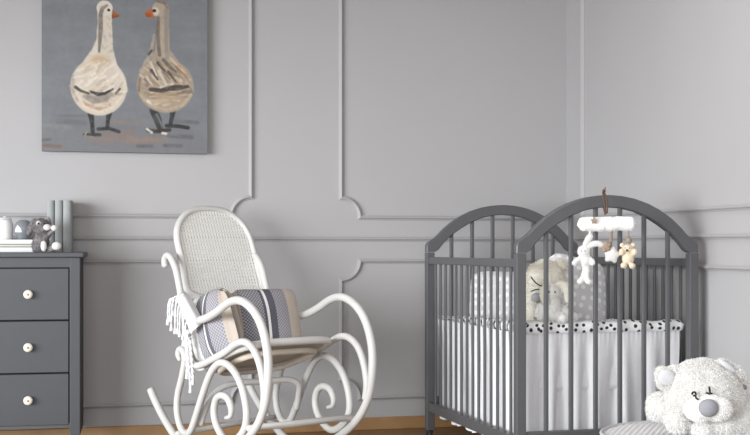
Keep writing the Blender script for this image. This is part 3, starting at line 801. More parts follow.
# ------------------------------------------------------------------ crib
VPX = 50
tl = math.hypot(F, 375 - VPX); SL, CL_ = (375 - VPX) / tl, F / tl
L0c, D0c = 141.7 / F * 4.58, 4.58
kk = 323.8 / F
WCR = (kk * D0c - L0c) / (CL_ - kk * SL)
k2 = 49.6 / F
LCR = (L0c - k2 * D0c) / (SL + k2 * CL_)
def CR(x, y, z):            # x: across (left->right), y: along (near -> far)
    return cam2w(L0c + x * CL_ - y * SL, D0c + x * SL + y * CL_, z)
def crz(py, x, y=0): return H - (py - HY) / F * (D0c + x * SL + y * CL_)
MCR = Matrix.Translation(CR(0, 0, 0)) @ Matrix(((CR(1, 0, 0) - CR(0, 0, 0)), (CR(0, 1, 0) - CR(0, 0, 0)), Vector((0, 0, 1)))).transposed().to_4x4()

def make_crib():
    root = empty('crib', CR(WCR / 2, LCR / 2, 0), 'charcoal slatted baby crib with arched ends on castors', 'crib')
    W, Ln = WCR, LCR
    ps = .040
    out = [(516.7, 253.0), (516.7, 246), (517.3, 242.5), (522, 239), (528, 234.5), (536, 225.5), (545, 217), (556.7, 208.8), (568.2, 202.8), (582, 198), (595, 195.6), (607.7, 194.9)]
    inn = [(526.5, 253.0), (530.3, 250.5), (536, 242.5), (545, 233), (556.7, 224), (568.2, 216.8), (582, 210.8), (595, 208), (607.7, 207.2)]
    conv = lambda l: [((x - 516.7) / 182.1 * W, crz(y, (x - 516.7) / 182.1 * W)) for x, y in l]
    O, I = conv(out), conv(inn)
    mid = (607.7 - 516.7) / 182.1 * W
    O = [(x * (W / 2) / mid, z) for x, z in O]; I = [(x * (W / 2) / mid, z) for x, z in I]
    zj = O[0][1]
    I[0] = (ps, zj)
    Of = O + [(W - x, z) for x, z in reversed(O[:-1])]; If = I + [(W - x, z) for x, z in reversed(I[:-1])]
    def inz(x):
        for (a, za), (b, zb_) in zip(If, If[1:]):
            if a <= x <= b: return za + (zb_ - za) * (x - a) / (b - a + 1e-9)
        return zj
    def prism(poly, y0_, y1_):
        bm = bmesh.new(); a = [bm.verts.new(CR(x, y0_, z)) for x, z in poly]; b = [bm.verts.new(CR(x, y1_, z)) for x, z in poly]
        return bm, a, b
    def crbox(c, s, bev=.003):
        bm = bmesh.new(); box(bm, c, s, mtx=MCR, bev=bev); return bm
    for (ya, yb) in ((0, .036), (Ln - .036, Ln)):
        bm = bmesh.new(); d = .004
        # arch strip as quads between outer and inner outlines
        def resamp(pl, n):
            ds = [0]
            for p, q in zip(pl, pl[1:]): ds.append(ds[-1] + math.hypot(q[0] - p[0], q[1] - p[1]))
            o = []
            for i in range(n + 1):
                t = ds[-1] * i / n; j = 0
                while j < len(ds) - 2 and ds[j + 1] < t: j += 1
                f = (t - ds[j]) / (ds[j + 1] - ds[j] + 1e-9); o.append((pl[j][0] + (pl[j + 1][0] - pl[j][0]) * f, pl[j][1] + (pl[j + 1][1] - pl[j][1]) * f))
            return o
        n = 64; a = resamp(Of, n); b = resamp(If, n)
        sec = []
        for p, q in zip(a, b):
            dx, dz = q[0] - p[0], q[1] - p[1]; l = math.hypot(dx, dz); ux, uz = dx / l * d, dz / l * d
            sec.append([bm.verts.new(CR(*c)) for c in [(p[0] + ux, ya, p[1] + uz), (p[0], ya + d, p[1]), (p[0], yb - d, p[1]), (p[0] + ux, yb, p[1] + uz),
                                                       (q[0] - ux, yb, q[1] - uz), (q[0], yb - d, q[1]), (q[0], ya + d, q[1]), (q[0] - ux, ya, q[1] - uz)]])
        for A, B in zip(sec, sec[1:]):
            for j in range(8): bm.faces.new((A[j], A[(j + 1) % 8], B[(j + 1) % 8], B[j]))
        bm.faces.new(sec[0]); bm.faces.new(sec[-1])
        obj('arched_headboard_rail', bm, M['crib'], root)
        ym = (ya + yb) / 2
        for xx in (ps / 2, W - ps / 2):
            obj('post', crbox((xx, ym, (zj - .002 + .045) / 2), (ps, .038, zj - .002 - .045)), M['crib'], root)
        obj('end_rail', crbox((W / 2, ym, .178), (W - 2 * ps + .004, .026, .050)), M['crib'], root)
        for i in range(6):
            xx = W * (.165 + i * (1 - .33) / 5)
            zt_ = inz(xx) + .012
            obj('end_slat', crbox((xx, ym, (zt_ + .2) / 2), (.0185, .014, zt_ - .2), .004), M['crib'], root)
    zr1, zr0 = crz(259, 0), crz(267.8, 0)
    for xx in (ps / 2, W - ps / 2):
        obj('side_rail', crbox((xx, Ln / 2, (zr0 + zr1) / 2), (.026, Ln - .07, zr1 - zr0), .004), M['crib'], root)
        obj('side_rail', crbox((xx, Ln / 2, .158), (.026, Ln - .07, .046), .004), M['crib'], root)
        n = 14
        for i in range(n):
            yy = .036 + (Ln - .072) * (i + 1) / (n + 1)
            obj('side_slat', crbox((xx, yy, (zr0 + .18) / 2), (.010, .0165, zr0 - .18 + .01), .003), M['crib'], root)
    for xx in (ps / 2, W - ps / 2):
        for yy in (.018, Ln - .018):
            bm = bmesh.new(); box(bm, (xx, yy, .040), (.012, .012, .02), mtx=MCR)
            c = MCR @ Vector((xx, yy + .004, .022)); q = (MCR.to_3x3() @ Vector((1, 0, 0))); ql = math.atan2(q.y, q.x)
            lathe(bm, [(0, -.010), (.018, -.010), (.022, -.006), (.022, .006), (.018, .010), (0, .010)], c, Matrix.Rotation(ql, 4, 'Z') @ Matrix.Rotation(math.radians(90), 4, 'Y'), 20)
            box(bm, (xx, yy + .004, .038), (.028, .036, .012), mtx=MCR, bev=.003)
            obj('castor', bm, M['metal'], root, smooth=True, auto=40)
make_crib()

def crib_bedding():
    W, Ln = WCR, LCR
    i0 = .037; x0_, x1_, y0_, y1_ = i0, W - i0, .045, Ln - .045
    zt_ = crz(323.5, 0); zb_ = crz(334, 0)
    root = empty('crib_mattress', CR(W / 2, Ln / 2, zb_ - .05), 'crib mattress in white sheet with small black dots', 'mattress')
    bm = bmesh.new(); uv = bm.loops.layers.uv.verify()
    # perimeter with rounded corners
    def peri(inset, n=160):
        r = .022; pts = []
        xa, xb, ya, yb = x0_ + inset, x1_ - inset, y0_ + inset, y1_ - inset
        segs = [((xa + r, ya), (xb - r, ya)), ((xb, ya + r), (xb, yb - r)), ((xb - r, yb), (xa + r, yb)), ((xa, yb - r), (xa, ya + r))]
        cs = [(xb - r, ya + r, -90), (xb - r, yb - r, 0), (xa + r, yb - r, 90), (xa + r, ya + r, 180)]
        out = []
        for (a, b), (cx, cy, a0) in zip(segs, cs):
            m = int(n * (abs(b[0] - a[0]) + abs(b[1] - a[1])) / 3.4)
            out += [(a[0] + (b[0] - a[0]) * t / m, a[1] + (b[1] - a[1]) * t / m) for t in range(m)]
            out += [(cx + r * math.cos(math.radians(a0 + 90 * t / 8)), cy + r * math.sin(math.radians(a0 + 90 * t / 8))) for t in range(8)]
        return out
    base = peri(0); N = len(base)
    arc = [0]
    for i in range(N): arc.append(arc[-1] + math.hypot(base[(i + 1) % N][0] - base[i][0], base[(i + 1) % N][1] - base[i][1]))
    zin = zb_ - .008
    rows = [(0.004, zb_ - .004, 0), (0.0, zb_ + .002, 0), (-.003, (zb_ + zt_) / 2, 1), (.004, zt_ - .008, 1), (.014, zt_, 1), (.026, zt_ - .006, 1), (.034, zin + .008, 0), (.05, zin, 0), (.10, zin + .004, 0)]
    V = []
    cx, cy = W / 2, Ln / 2
    def ins(p, d):
        q = Vector((p[0] - cx, p[1] - cy)); q2 = Vector((q.x * (1 - d / (W / 2)), q.y * (1 - d / (Ln / 2)))); return q2.x + cx, q2.y + cy
    def low(p):                       # the rolled edge is lower at the right side and the far end
        a = max(0, min(1, (p[0] - cx) / (W / 2 - i0) * 1.0)) ** 6 * max(0, min(1, (p[1] - .04) / .22)); b = max(0, min(1, (p[1] - .5) / .5))
        return max(a, b)
    for (d, z, k) in rows:
        V.append([bm.verts.new(CR(*ins(p, d + .0025 * math.sin(arc[i] * 60)), (zb_ + (z - zb_) * (1 - .8 * low(p)) if z > zb_ else z) + k * (.003 * math.sin(arc[i] * 31) + .0015 * math.sin(arc[i] * 73)))) for i, p in enumerate(base)])
    cum = [0]
    for a, b in zip(rows, rows[1:]): cum.append(cum[-1] + math.hypot(b[0] - a[0], b[1] - a[1]))
    for k in range(len(rows) - 1):
        for i in range(N):
            f = bm.faces.new((V[k][i], V[k][(i + 1) % N], V[k + 1][(i + 1) % N], V[k + 1][i])); f.smooth = True
            for lp, (j, q) in zip(f.loops, [(0, 0), (1, 0), (1, 1), (0, 1)]): lp[uv].uv = (arc[i + j], cum[k + q])
    f = bm.faces.new(V[-1])
    for lp in f.loops: lp[uv].uv = (lp.vert.co.x, lp.vert.co.y)
    obj_raw('dotted_sheet', bm, M['dot_white'], root)
    bm = bmesh.new(); box(bm, (W / 2, Ln / 2, (zb_ + .33) / 2), (W - .2, Ln - .16, zb_ - .36), mtx=MCR, bev=.02); obj('mattress_core', bm, M['skirt'], root)
    # gathered skirt
    root2 = empty('crib_skirt', CR(W / 2, Ln / 2, .13), 'white gathered valance hanging below the dotted crib sheet', 'bed skirt')
    bm = bmesh.new(); rows = 16; V = []
    n2 = 900; pb = []
    tot = arc[-1]
    j = 0
    for i in range(n2):
        t = tot * i / n2
        while j < N - 1 and arc[j + 1] < t: j += 1
        f_ = (t - arc[j]) / (arc[j + 1] - arc[j]); a, b = base[j], base[(j + 1) % N]
        nx, ny = (b[1] - a[1]), -(b[0] - a[0]); l = math.hypot(nx, ny)
        pb.append((a[0] + (b[0] - a[0]) * f_, a[1] + (b[1] - a[1]) * f_, nx / l, ny / l, t))
    for r in range(rows + 1):
        q = r / rows; R_ = []
        for (x, y, nx, ny, t) in pb:
            amp = .002 + .027 * min(1, q * 1.6)
            fold = .6 * math.sin(t * 2 * math.pi / .105 + 1.2 * math.sin(t * 7)) + .22 * math.sin(t * 2 * math.pi / .061 + 2 * math.sin(t * 5 + q)) + .5 * noise.noise(Vector((t * 9, q * 1.2, 4)))
            o = -.006 + amp * (fold - .9) - .004 * (1 - q)
            zbot = .098 + .020 * (1 - abs(math.sin(t * math.pi / .20))) 
            z = zb_ + .003 - (zb_ - zbot) * q
            if q < .08: o += .001 * math.sin(t * 300)
            R_.append(bm.verts.new(CR(x + nx * o, y + ny * o, z)))
        V.append(R_)
    for r in range(rows):
        for i in range(n2):
            f = bm.faces.new((V[r][i], V[r][(i + 1) % n2], V[r + 1][(i + 1) % n2], V[r + 1][i])); f.smooth = True
    obj_raw('cloth', bm, M['skirt'], root2)
    o2 = root2
    return zin
ZM = crib_bedding()

# ---- pillows and toys inside the crib
def basis(o, ex, ey):
    X = ex.normalized(); Yv = (ey - X * ey.dot(X)).normalized(); Z = X.cross(Yv)
    m = Matrix((X, Yv, Z)).transposed().to_4x4(); m.translation = o; return m
def dotted_pillow(c, w, h, t, ex, ey, label, taper=0):
    bm = bmesh.new(); cushion(bm, w, h, t, X=basis(c, ex, ey), pinch=.03, taper=taper)
    uv = bm.loops.layers.uv.verify()
    for f in bm.faces:
        for lp in f.loops: lp[uv].uv = (lp[uv].uv[0] * w, lp[uv].uv[1] * w)
    o = obj_raw('dotted_pillow', bm, M['dot_grey']); tag(o, label, 'pillow'); recenter(o)
LAT = cam2w(1, 0, 0); DEP = cam2w(0, 1, 0); UPV = Vector((0, 0, 1))
def crib_toys():
    D1 = 4.98
    dotted_pillow(P(577, 292, 5.05), .31, .31, .11, LAT + UPV * -.24 + DEP * .15, UPV + LAT * .24 + DEP * .30, 'pale grey pillow with white spots leaning behind the cream bear in crib', taper=.36)
    dotted_pillow(P(505, 297, 5.42), .36, .24, .10, LAT * .9 - DEP * .5, UPV + DEP * .12, 'grey spotted pillow at far left end of the crib, behind side slats')
    # cream bear lying against the pillow
    D = 4.84; s = D / F
    E3 = lambda x, y, d=0: P(x, y, D + d)
    root = empty('teddy_bear', E3(545, 322), 'cream plush bear with grey nose lying in the crib corner', 'plush toy'); root.location.z = ZM
    bpy.context.view_layer.update()
    bm = bmesh.new()
    ell(bm, E3(545, 277), (19 * s, .08, 17 * s)); ell(bm, E3(536, 291, -.06), (10 * s, .05, 9 * s)); ell(bm, E3(538, 308, .02), (17 * s, .07, 14 * s)); ell(bm, E3(530, 308, -.06), (7 * s, .035, 13 * s))
    b2 = remesh(bm, .009, 4, .008, 25); fur(b2, 6500, .009, .0015, 11); obj_raw('body', b2, M['cream'], root)
    bm = bmesh.new(); ell(bm, E3(536.5, 297.5, -.115), (5.5 * s, .02, 4.6 * s)); obj('nose', bm, M['greyplush'], root, smooth=True)
    bm = bmesh.new(); tube(bm, catmull([E3(531, 277, -.088), E3(536, 283, -.112), (E3(542, 286, -.112)), E3(549, 286.5, -.09)], 5), .0028, 6); obj('stitched_eye', bm, M['black'], root, smooth=True)
    bm = bmesh.new(); tube(bm, catmull([E3(531, 291.5, -.115), E3(535, 289.8, -.118), E3(541, 289.5, -.116), E3(546, 292, -.10)], 5), .0022, 6); obj('stitched_eye', bm, M['black'], root, smooth=True)
    bm = bmesh.new(); ell(bm, E3(561, 266, .0), (7 * s, .03, 7 * s)); b2 = remesh(bm, .006, 2); fur(b2, 700, .011, .0015, 3); obj_raw('ear', b2, M['cream'], root)
    # small white bunny lying in front
    D = 4.74; s = D / F
    root = empty('plush_bunny', P(556, 322, D), 'small white plush bunny lying in front of the cream bear', 'plush toy'); root.location.z = ZM
    bpy.context.view_layer.update()
    bm = bmesh.new()
    ell(bm, P(552, 312, D), (10 * s, .045, 9 * s)); ell(bm, P(565, 312, D + .01), (7 * s, .04, 8 * s)); ell(bm, P(552, 292, D - .01), (8.5 * s, .040, 8.5 * s)); ell(bm, P(553, 302, D), (7 * s, .036, 7 * s)); ell(bm, P(541, 312, D - .03), (5 * s, .03, 9 * s)); ell(bm, P(561, 318, D - .045), (6 * s, .03, 5 * s)); ell(bm, P(572, 317, D - .03), (6 * s, .03, 5 * s))
    b2 = remesh(bm, .005, 1, .003, 40); fur(b2, 3600, .006, .0013, 12); obj_raw('body', b2, M['plush'], root)
    for pts in ([(556, 285), (562, 285), (567, 291), (568, 302)], [(547, 286), (544.5, 290), (544, 296), (545, 303)]):
        bm = bmesh.new(); c = catmull([P(x, y, D - .045) for x, y in pts], 4); n = len(c)
        tube(bm, c, [s * (2.2 + 2.4 * math.sin(math.pi * (i + 1) / (n + 1))) for i in range(n)], 12, flat=.6)
        b2 = remesh(bm, .004, 1); fur(b2, 500, .006, .0012, 2); obj_raw('ear', b2, M['cream'], root)
    for (x, y) in ((549, 292), (555, 292)):
        bm = bmesh.new(); ell(bm, P(x, y, D - .051), (.9 * s, .003, .9 * s), sub=2); obj('eye', bm, M['black'], root, smooth=True)
    bm = bmesh.new(); ell(bm, P(568.5, 307, D - .034), (1.2 * s, .003, 1.8 * s), sub=2); obj('dark_patch', bm, M['greyplush'], root, smooth=True)
crib_toys()

# ------------------------------------------------------------------ hanging mobile
def mobile():
    D = 4.60; s = D / F
    E3 = lambda x, y, d=0: P(x, y, D + d)
    root = empty('crib_mobile', E3(604.5, 190), 'white plush bar mobile tied over the near crib arch', 'mobile')
    # brown ribbon looped over the arch
    zt_ = E3(604, 195).z
    bm = bmesh.new()
    fz = 4.61
    lp = [P(605.5, 214, fz), P(605, 206, fz), P(603.5, 198, fz), P(603.2, 193.2, fz + .005), P(603.6, 192.3, fz + .05), P(603.8, 193, fz + .115), P(603.5, 198, fz + .12), P(604.2, 208, fz + .12), P(605.2, 213.5, fz + .05), P(605.4, 214.3, fz + .01)]
    tube(bm, catmull(lp, 5), .0042, 8, flat=.5)
    tube(bm, catmull([P(607.2, 213, fz), P(607.3, 205, fz), P(606.5, 198, fz), P(604.6, 192.8, fz + .004)], 5), .0035, 8, flat=.5)
    ell(bm, P(604, 190.8, fz + .01), (.007, .007, .007)); tube(bm, [P(604, 191, fz), P(605.5, 187.5, fz)], .0025, 6)
    obj('ribbon', bm, M['brown'], root, smooth=True)
    # bar
    bm = bmesh.new()
    top = [(580, 224.8), (584, 224.2), (592, 224), (600, 224.2), (606, 223.6), (612, 224), (619, 223.4), (626, 223.8), (631, 224), (633, 224.1)]
    c = catmull([E3(x, y) for x, y in top], 5); n = len(c)
    rr = [s * 7.2 * (min(1, .75 + i / 12, .75 + (n - 1 - i) / 12) + 0.012 * math.sin(i * .9)) for i in range(n)]
    tube(bm, c, rr, 20); b2 = remesh(bm, .004, 3, .0014, 40); fur(b2, 1600, .003, .001, 4, 0); obj_raw('plush_bar', b2, M['bar'], root)
    bm = bmesh.new()
    for k in range(5):
        a = math.radians(90 + 72 * k); 
    star = []
    for k in range(10):
        a = math.radians(90 + 36 * k); r = 3.6 if k % 2 == 0 else 1.7
        star.append((594.5 + r * math.cos(a), 220.5 - r * math.sin(a)))
    f = bm.faces.new([bm.verts.new(E3(x, y, -.043)) for x, y in star]); g = bmesh.ops.extrude_face_region(bm, geom=[f])
    for v in [x for x in g['geom'] if isinstance(x, bmesh.types.BMVert)]: v.co += cam2w(0, .02, 0)
    obj('star_patch', bm, M['taupe'], root)
    # cords
    def cord(pts, r, m): 
        bm = bmesh.new(); tube(bm, catmull([E3(*p) for p in pts], 4) if len(pts) > 2 else [E3(*p) for p in pts], r, 8, flat=.4); obj('cord', bm, m, root, smooth=True)
    cord([(590, 229), (590, 238)], .005, M['skirt']); cord([(611.5, 229), (611.2, 238), (610.8, 247)], .006, M['taupe']); cord([(628.5, 229), (628.8, 240)], .003, M['taupe'])
    # bunny
    b = empty('hanging_bunny', E3(586, 262), 'white plush bunny with long ears hanging from the mobile bar', 'plush toy')
    bm = bmesh.new()
    ell(bm, E3(583.7, 251.5), (6.2 * s, .023, 6.4 * s)); ell(bm, E3(585.5, 260.5), (6 * s, .02, 6 * s))
    tube(bm, catmull([E3(581, 258), E3(576, 261, -.01), E3(573.8, 264, -.012)], 4), 2.7 * s, 8); tube(bm, catmull([E3(588, 258), E3(592, 261, -.01), E3(592.5, 264.5, -.012)], 4), 2.6 * s, 8)
    tube(bm, catmull([E3(584, 263), E3(585, 270), E3(583, 277), E3(580.5, 281.5, -.01)], 4), 2.7 * s, 8); tube(bm, catmull([E3(586, 263), E3(587, 270), E3(586.5, 277), E3(587.5, 281.5, -.012)], 4), 2.7 * s, 8)
    ell(bm, E3(580.2, 281.5, -.01), (3.3 * s, .014, 2.6 * s)); ell(bm, E3(588.2, 281.8, -.012), (3.2 * s, .014, 2.6 * s))
    b2 = remesh(bm, .0035, 1); fur(b2, 1200, .005, .0009, 6, 0); obj_raw('body', b2, M['plush'], b)
    for pts in ([(584, 247), (587, 241), (590, 236.5), (592, 236)], [(587, 248), (592, 244.5), (598, 243.5), (604, 246)]):
        bm = bmesh.new(); c = catmull([E3(x, y, -.008) for x, y in pts], 4); tube(bm, c, [s * (1.9 + 1.3 * math.sin(math.pi * (i + 1) / (len(c) + 1))) for i in range(len(c))], 10, flat=.6)
        b2 = remesh(bm, .0035, 1); fur(b2, 260, .005, .0009, 7, 0); obj_raw('ear', b2, M['plush'], b)
    for x in (581.5, 585):
        bm = bmesh.new(); ell(bm, E3(x, 251, -.0235), (.55 * s, .002, .55 * s), sub=2); obj('eye', bm, M['black'], b, smooth=True)
    # star + brown ball
    b = empty('hanging_star', E3(611, 255), 'white plush star hanging in the middle of the mobile', 'plush toy')
    bm = bmesh.new()
    cpt = (611.8, 255)
    for k in range(5):
        a = math.radians(80 + 72 * k); e = (cpt[0] + 8 * math.cos(a), cpt[1] - 8 * math.sin(a)); m_ = (cpt[0] + 4 * math.cos(a), cpt[1] - 4 * math.sin(a))
        tube(bm, [E3(*cpt), E3(*m_), E3(*e)], [4.6 * s, 4 * s, 1.6 * s], 10, flat=1)
    b2 = remesh(bm, .0035, 3); fur(b2, 500, .004, .0009, 9, 0); obj_raw('body', b2, M['plush'], b)
    b = empty('hanging_ball', E3(607, 246), 'small taupe plush flower hanging beside the white star', 'plush toy')
    bm = bmesh.new()
    for dx, dy in ((0, 0), (-2.6, 1), (2.2, -1.8), (-.5, -3), (1.5, 2.2), (-2, 3.4)): ell(bm, E3(606.5 + dx, 246.5 + dy, -.01), (2.6 * s, .010, 2.6 * s), sub=2)
    b2 = remesh(bm, .003, 1); obj_raw('body', b2, M['taupe'], b)
    # small bear
    b = empty('hanging_bear', E3(628, 256), 'small beige plush bear hanging at the right of the mobile', 'plush toy')
    bm = bmesh.new()
    ell(bm, E3(627.5, 249.5), (5.6 * s, .021, 5.2 * s)); ell(bm, E3(628, 258.5), (6 * s, .02, 6 * s))
    for x, y, rx, ry in [(621.5, 252, 2.6, 3.6), (634.2, 252, 2.6, 3.6), (623.8, 265.5, 3.4, 3), (632, 265.8, 3.4, 3)]: ell(bm, E3(x, y, -.012), (rx * s, .012, ry * s), sub=2)
    b2 = remesh(bm, .0035, 1); fur(b2, 900, .005, .0009, 10, 0); obj_raw('body', b2, M['beige'], b)
    for x in (622, 633.2):
        bm = bmesh.new(); ell(bm, E3(x, 245.2), (2.4 * s, .007, 2.4 * s), sub=2); obj('ear', bm, M['beige'], b, smooth=True)
    bm = bmesh.new(); ell(bm, E3(627, 250.5, -.022), (1.6 * s, .004, 1.4 * s), sub=2); obj('nose', bm, M['brown'], b, smooth=True)
    for x in (625, 629.6):
        bm = bmesh.new(); ell(bm, E3(x, 248, -.0215), (.6 * s, .002, .6 * s), sub=2); obj('eye', bm, M['black'], b, smooth=True)
    bm = bmesh.new(); ell(bm, E3(628.8, 240.2), (3.2 * s, .01, 3.4 * s), sub=2); obj('pompom', bm, M['taupe'], b, smooth=True)
mobile()

# ------------------------------------------------------------------ pouf and bear
def pouf():
    Dc = 4.07; c = P(697, 300, Dc); zt_ = .287; R = .335
    root = empty('pouf', Vector((c.x, c.y, 0)), 'round pale grey ribbed pouf beside the crib', 'pouf')
    nr, na = 150, 900
    bm = bmesh.new()
    dirv = (LAT * .93 - DEP * .36); dirv = Vector((dirv.x, dirv.y)).normalized()
    def hgt(x, y, r):
        d = Vector((x, y)).dot(dirv); w = .5 + .5 * math.sin(d * 2 * math.pi / .019)
        return zt_ + .004 * math.sin(x * 9) * math.cos(y * 7) + (w - 1) * .0034 - .01 * (r / R) ** 2
    prev = None; cen = bm.verts.new((c.x, c.y, hgt(0, 0, 0)))
    rings = []
    for i in range(1, nr + 1):
        r = (R - .03) * i / nr
        rings.append([bm.verts.new((c.x + r * math.cos(2 * math.pi * j / na), c.y + r * math.sin(2 * math.pi * j / na), hgt(r * math.cos(2 * math.pi * j / na), r * math.sin(2 * math.pi * j / na), r))) for j in range(na)])
    prof = [(R - .018, zt_ - .014), (R - .006, zt_ - .026), (R, zt_ - .045), (R + .008, zt_ - .12), (R + .006, .10), (R - .004, .035), (R - .02, .008), (R - .05, 0)]
    for k, (r, z) in enumerate(prof):
        rings.append([bm.verts.new((c.x + (r - .005 * (1 - abs(math.sin(j * math.pi / 12)) ** .6)) * math.cos(2 * math.pi * j / na), c.y + (r - .005 * (1 - abs(math.sin(j * math.pi / 12)) ** .6)) * math.sin(2 * math.pi * j / na), z)) for j in range(na)])
    for j in range(na): bm.faces.new((cen, rings[0][j], rings[0][(j + 1) % na]))
    for A, B in zip(rings, rings[1:]):
        for j in range(na): bm.faces.new((A[j], B[j], B[(j + 1) % na], A[(j + 1) % na]))
    bm.faces.new(rings[-1])
    obj('ribbed_cover', bm, mat('pale grey corduroy', (236, 236, 238), .9, .04, 60, .3, 300), root, smooth=True)
    bm = bmesh.new()
    tube(bm, [Vector((c.x + (R - .012) * math.cos(t * math.pi / 40), c.y + (R - .012) * math.sin(t * math.pi / 40), zt_ - .012)) for t in range(80)], .007, 8, closed=True)
    obj('piping', bm, mat('pale grey cord', (190, 192, 195), .9, .03), root, smooth=True)
    return zt_
ZP = pouf()

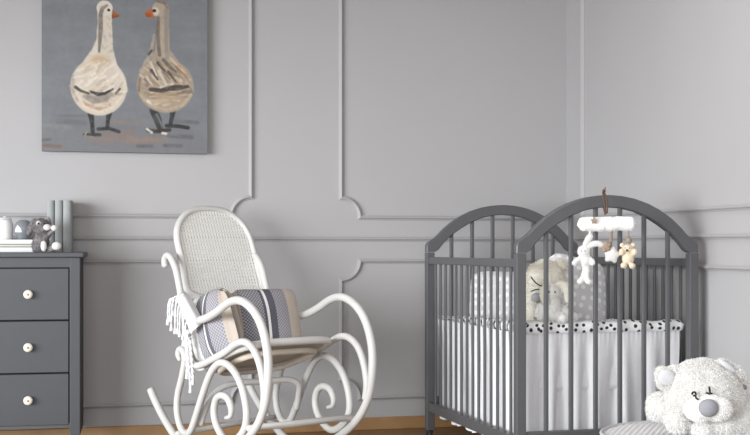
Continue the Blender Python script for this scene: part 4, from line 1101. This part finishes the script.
def big_bear():
    D = 3.90; s = D / F
    E3 = lambda x, y, d=0: P(x, y, D + d)
    RY = lambda a: Matrix.Rotation(-TH, 3, 'Z') @ Matrix.Rotation(math.radians(a), 3, 'Y')
    root = empty('teddy_bear', Vector((P(706, 420, D).x, P(706, 420, D).y, ZP)), 'large white plush bear lying on the ribbed pouf', 'plush toy')
    # body behind
    bm = bmesh.new()
    ell(bm, E3(738, 408, .12), (30 * s, .15, 27 * s), RY(0)); ell(bm, E3(745, 425, .0), (12 * s, .07, 17 * s), RY(0)); ell(bm, E3(724, 425, -.045), (25 * s, .05, 10.5 * s), RY(-6)); ell(bm, E3(741, 414, -.02), (13 * s, .06, 15 * s), RY(-30))
    ell(bm, E3(703, 429.5, -.05), (11 * s, .05, 8.5 * s), RY(0)); ell(bm, E3(760, 408, .2), (26 * s, .13, 24 * s))
    ell(bm, E3(659, 406.5, .10), (12.5 * s, .06, 13.5 * s), RY(20)); ell(bm, E3(672, 410, .10), (14 * s, .06, 12 * s), RY(20))
    ell(bm, E3(676.5, 419.5, -.01), (12.5 * s, .05, 12.5 * s), RY(30)); ell(bm, E3(690, 412, .09), (24 * s, .10, 20 * s))
    b2 = remesh(bm, .008, 3, .008, 22); fur(b2, 30000, .011, .0015, 21); obj_raw('body', b2, M['plush'], root)
    bm = bmesh.new()
    ell(bm, E3(704, 391, .0), (38 * s, .115, 31 * s), RY(8)); ell(bm, E3(700, 382, .0), (30 * s, .10, 23 * s), RY(0)); ell(bm, E3(682, 400, -.02), (14 * s, .07, 15 * s)); ell(bm, E3(728, 398, -.01), (14 * s, .07, 17 * s))
    b2 = remesh(bm, .008, 5, .007, 22); fur(b2, 22000, .0095, .0014, 22); hd = obj_raw('head', b2, M['plush'], root)
    # muzzle
    bm = bmesh.new(); ell(bm, E3(700, 409.5, -.105), (15 * s, .050, 12 * s), RY(4)); ell(bm, E3(717, 408, -.105), (15 * s, .050, 12.5 * s), RY(4)); ell(bm, E3(709, 402, -.10), (14 * s, .05, 9 * s))
    b2 = remesh(bm, .007, 3, .003, 25); fur(b2, 6000, .005, .0012, 23); obj_raw('muzzle', b2, M['muzzle'], root)
    bm = bmesh.new(); ell(bm, E3(708.6, 408, -.150), (9.8 * s, .022, 8.7 * s), RY(0)); obj('nose', bm, M['greyplush'], root, smooth=True)
    # stitched eyes
    bm = bmesh.new()
    tube(bm, catmull([E3(692, 394.2, -.112), E3(693.2, 392.2, -.118), E3(695.4, 392.6, -.124), E3(695.6, 395.2, -.128), E3(693.4, 395.6, -.122)], 4), .0032, 8)
    tube(bm, catmull([E3(695.2, 396, -.126), E3(696.5, 398.2, -.130), E3(698.4, 399.6, -.136)], 4), .0032, 8)
    obj('stitched_eye', bm, M['black'], root, smooth=True)
    bm = bmesh.new()
    tube(bm, catmull([E3(709.2, 387, -.122), E3(709.8, 390.5, -.128), E3(710, 394, -.135)], 4), .0034, 8); tube(bm, catmull([E3(706.2, 392.6, -.130), E3(709, 393.8, -.134), E3(712.2, 393.4, -.132)], 4), .0030, 8)
    obj('stitched_eye', bm, M['black'], root, smooth=True)
    # ears
    bm = bmesh.new(); ell(bm, E3(667.5, 379, .0), (11.5 * s, .026, 11 * s), RY(-25)); ell(bm, E3(662, 372.5, .0), (6 * s, .022, 5 * s), RY(-25)); ell(bm, E3(674, 370.5, .0), (7 * s, .022, 4.5 * s), RY(-5)); ell(bm, E3(672, 386, .0), (8 * s, .03, 8 * s))
    b2 = remesh(bm, .006, 2, .004, 30); fur(b2, 3600, .011, .0013, 24, .1); e = obj_raw('ear', b2, M['plush'], root)
    bm = bmesh.new(); ell(bm, E3(666.3, 377.5, -.024), (8.6 * s, .009, 8.2 * s), RY(-35)); obj('ear_lining', bm, M['paleblue'], e, smooth=True)
    bm = bmesh.new(); ell(bm, E3(730.5, 369.5, -.02), (16 * s, .028, 6.5 * s), RY(30)); ell(bm, E3(738, 375, -.02), (7 * s, .026, 6 * s), RY(30))
    b2 = remesh(bm, .006, 2, .004, 30); fur(b2, 3600, .011, .0013, 25, .1); e = obj_raw('ear', b2, M['plush'], root)
    bm = bmesh.new(); ell(bm, E3(727.5, 366, -.045), (11 * s, .010, 3.2 * s), RY(38)); obj('ear_lining', bm, M['paleblue'], e, smooth=True)
    bm = bmesh.new(); ell(bm, E3(744, 387, -.02), (3.2 * s, .012, 2.4 * s), RY(30)); obj('grey_patch', bm, M['greyplush'], root, smooth=True)
big_bear()

# ------------------------------------------------------------------ light
def area(name, loc, target, sx, sy, power, col):
    l = bpy.data.lights.new(name, 'AREA'); l.shape = 'RECTANGLE'; l.size = sx; l.size_y = sy; l.energy = power; l.color = col
    o = bpy.data.objects.new(name, l); COL.objects.link(o); o.location = loc
    o.rotation_euler = (Vector(target) - Vector(loc)).to_track_quat('-Z', 'Y').to_euler()
    return o
wl = area('window_light', (-4.6, 1.1, 1.35), (1.9, 4.9, .9), 4.6, 2.2, 405, (.95, .985, 1.0)); wl.data.spread = math.radians(140)
area('room_fill', (-.6, -1.8, 1.35), (1.9, 5, .7), 2.6, 1.5, 96, (.97, 1.0, 1.0))
area('overhead_fill', (1.3, 3.6, 2.42), (1.3, 3.7, 0), 1.4, 1.4, 16, (1, .99, .97))  # unseen fill added overhead to brighten the tops of pouf and bear
w = bpy.data.worlds.new('world'); sc.world = w; w.use_nodes = True
bg = w.node_tree.nodes['Background']; bg.inputs['Color'].default_value = (.86, .9, 1, 1); bg.inputs['Strength'].default_value = .78

# ------------------------------------------------------------------ camera
cd = bpy.data.cameras.new('camera'); co = bpy.data.objects.new('camera', cd); COL.objects.link(co)
cd.sensor_width = 36; cd.lens = 36 * F / 750; cd.shift_y = (HY - 217.5) / 750
co.location = (0, 0, H); co.rotation_euler = (math.radians(90), 0, -TH)
cd.clip_start = .05
sc.camera = co
sc.view_settings.view_transform = 'Standard'
sc.view_settings.look = 'None'
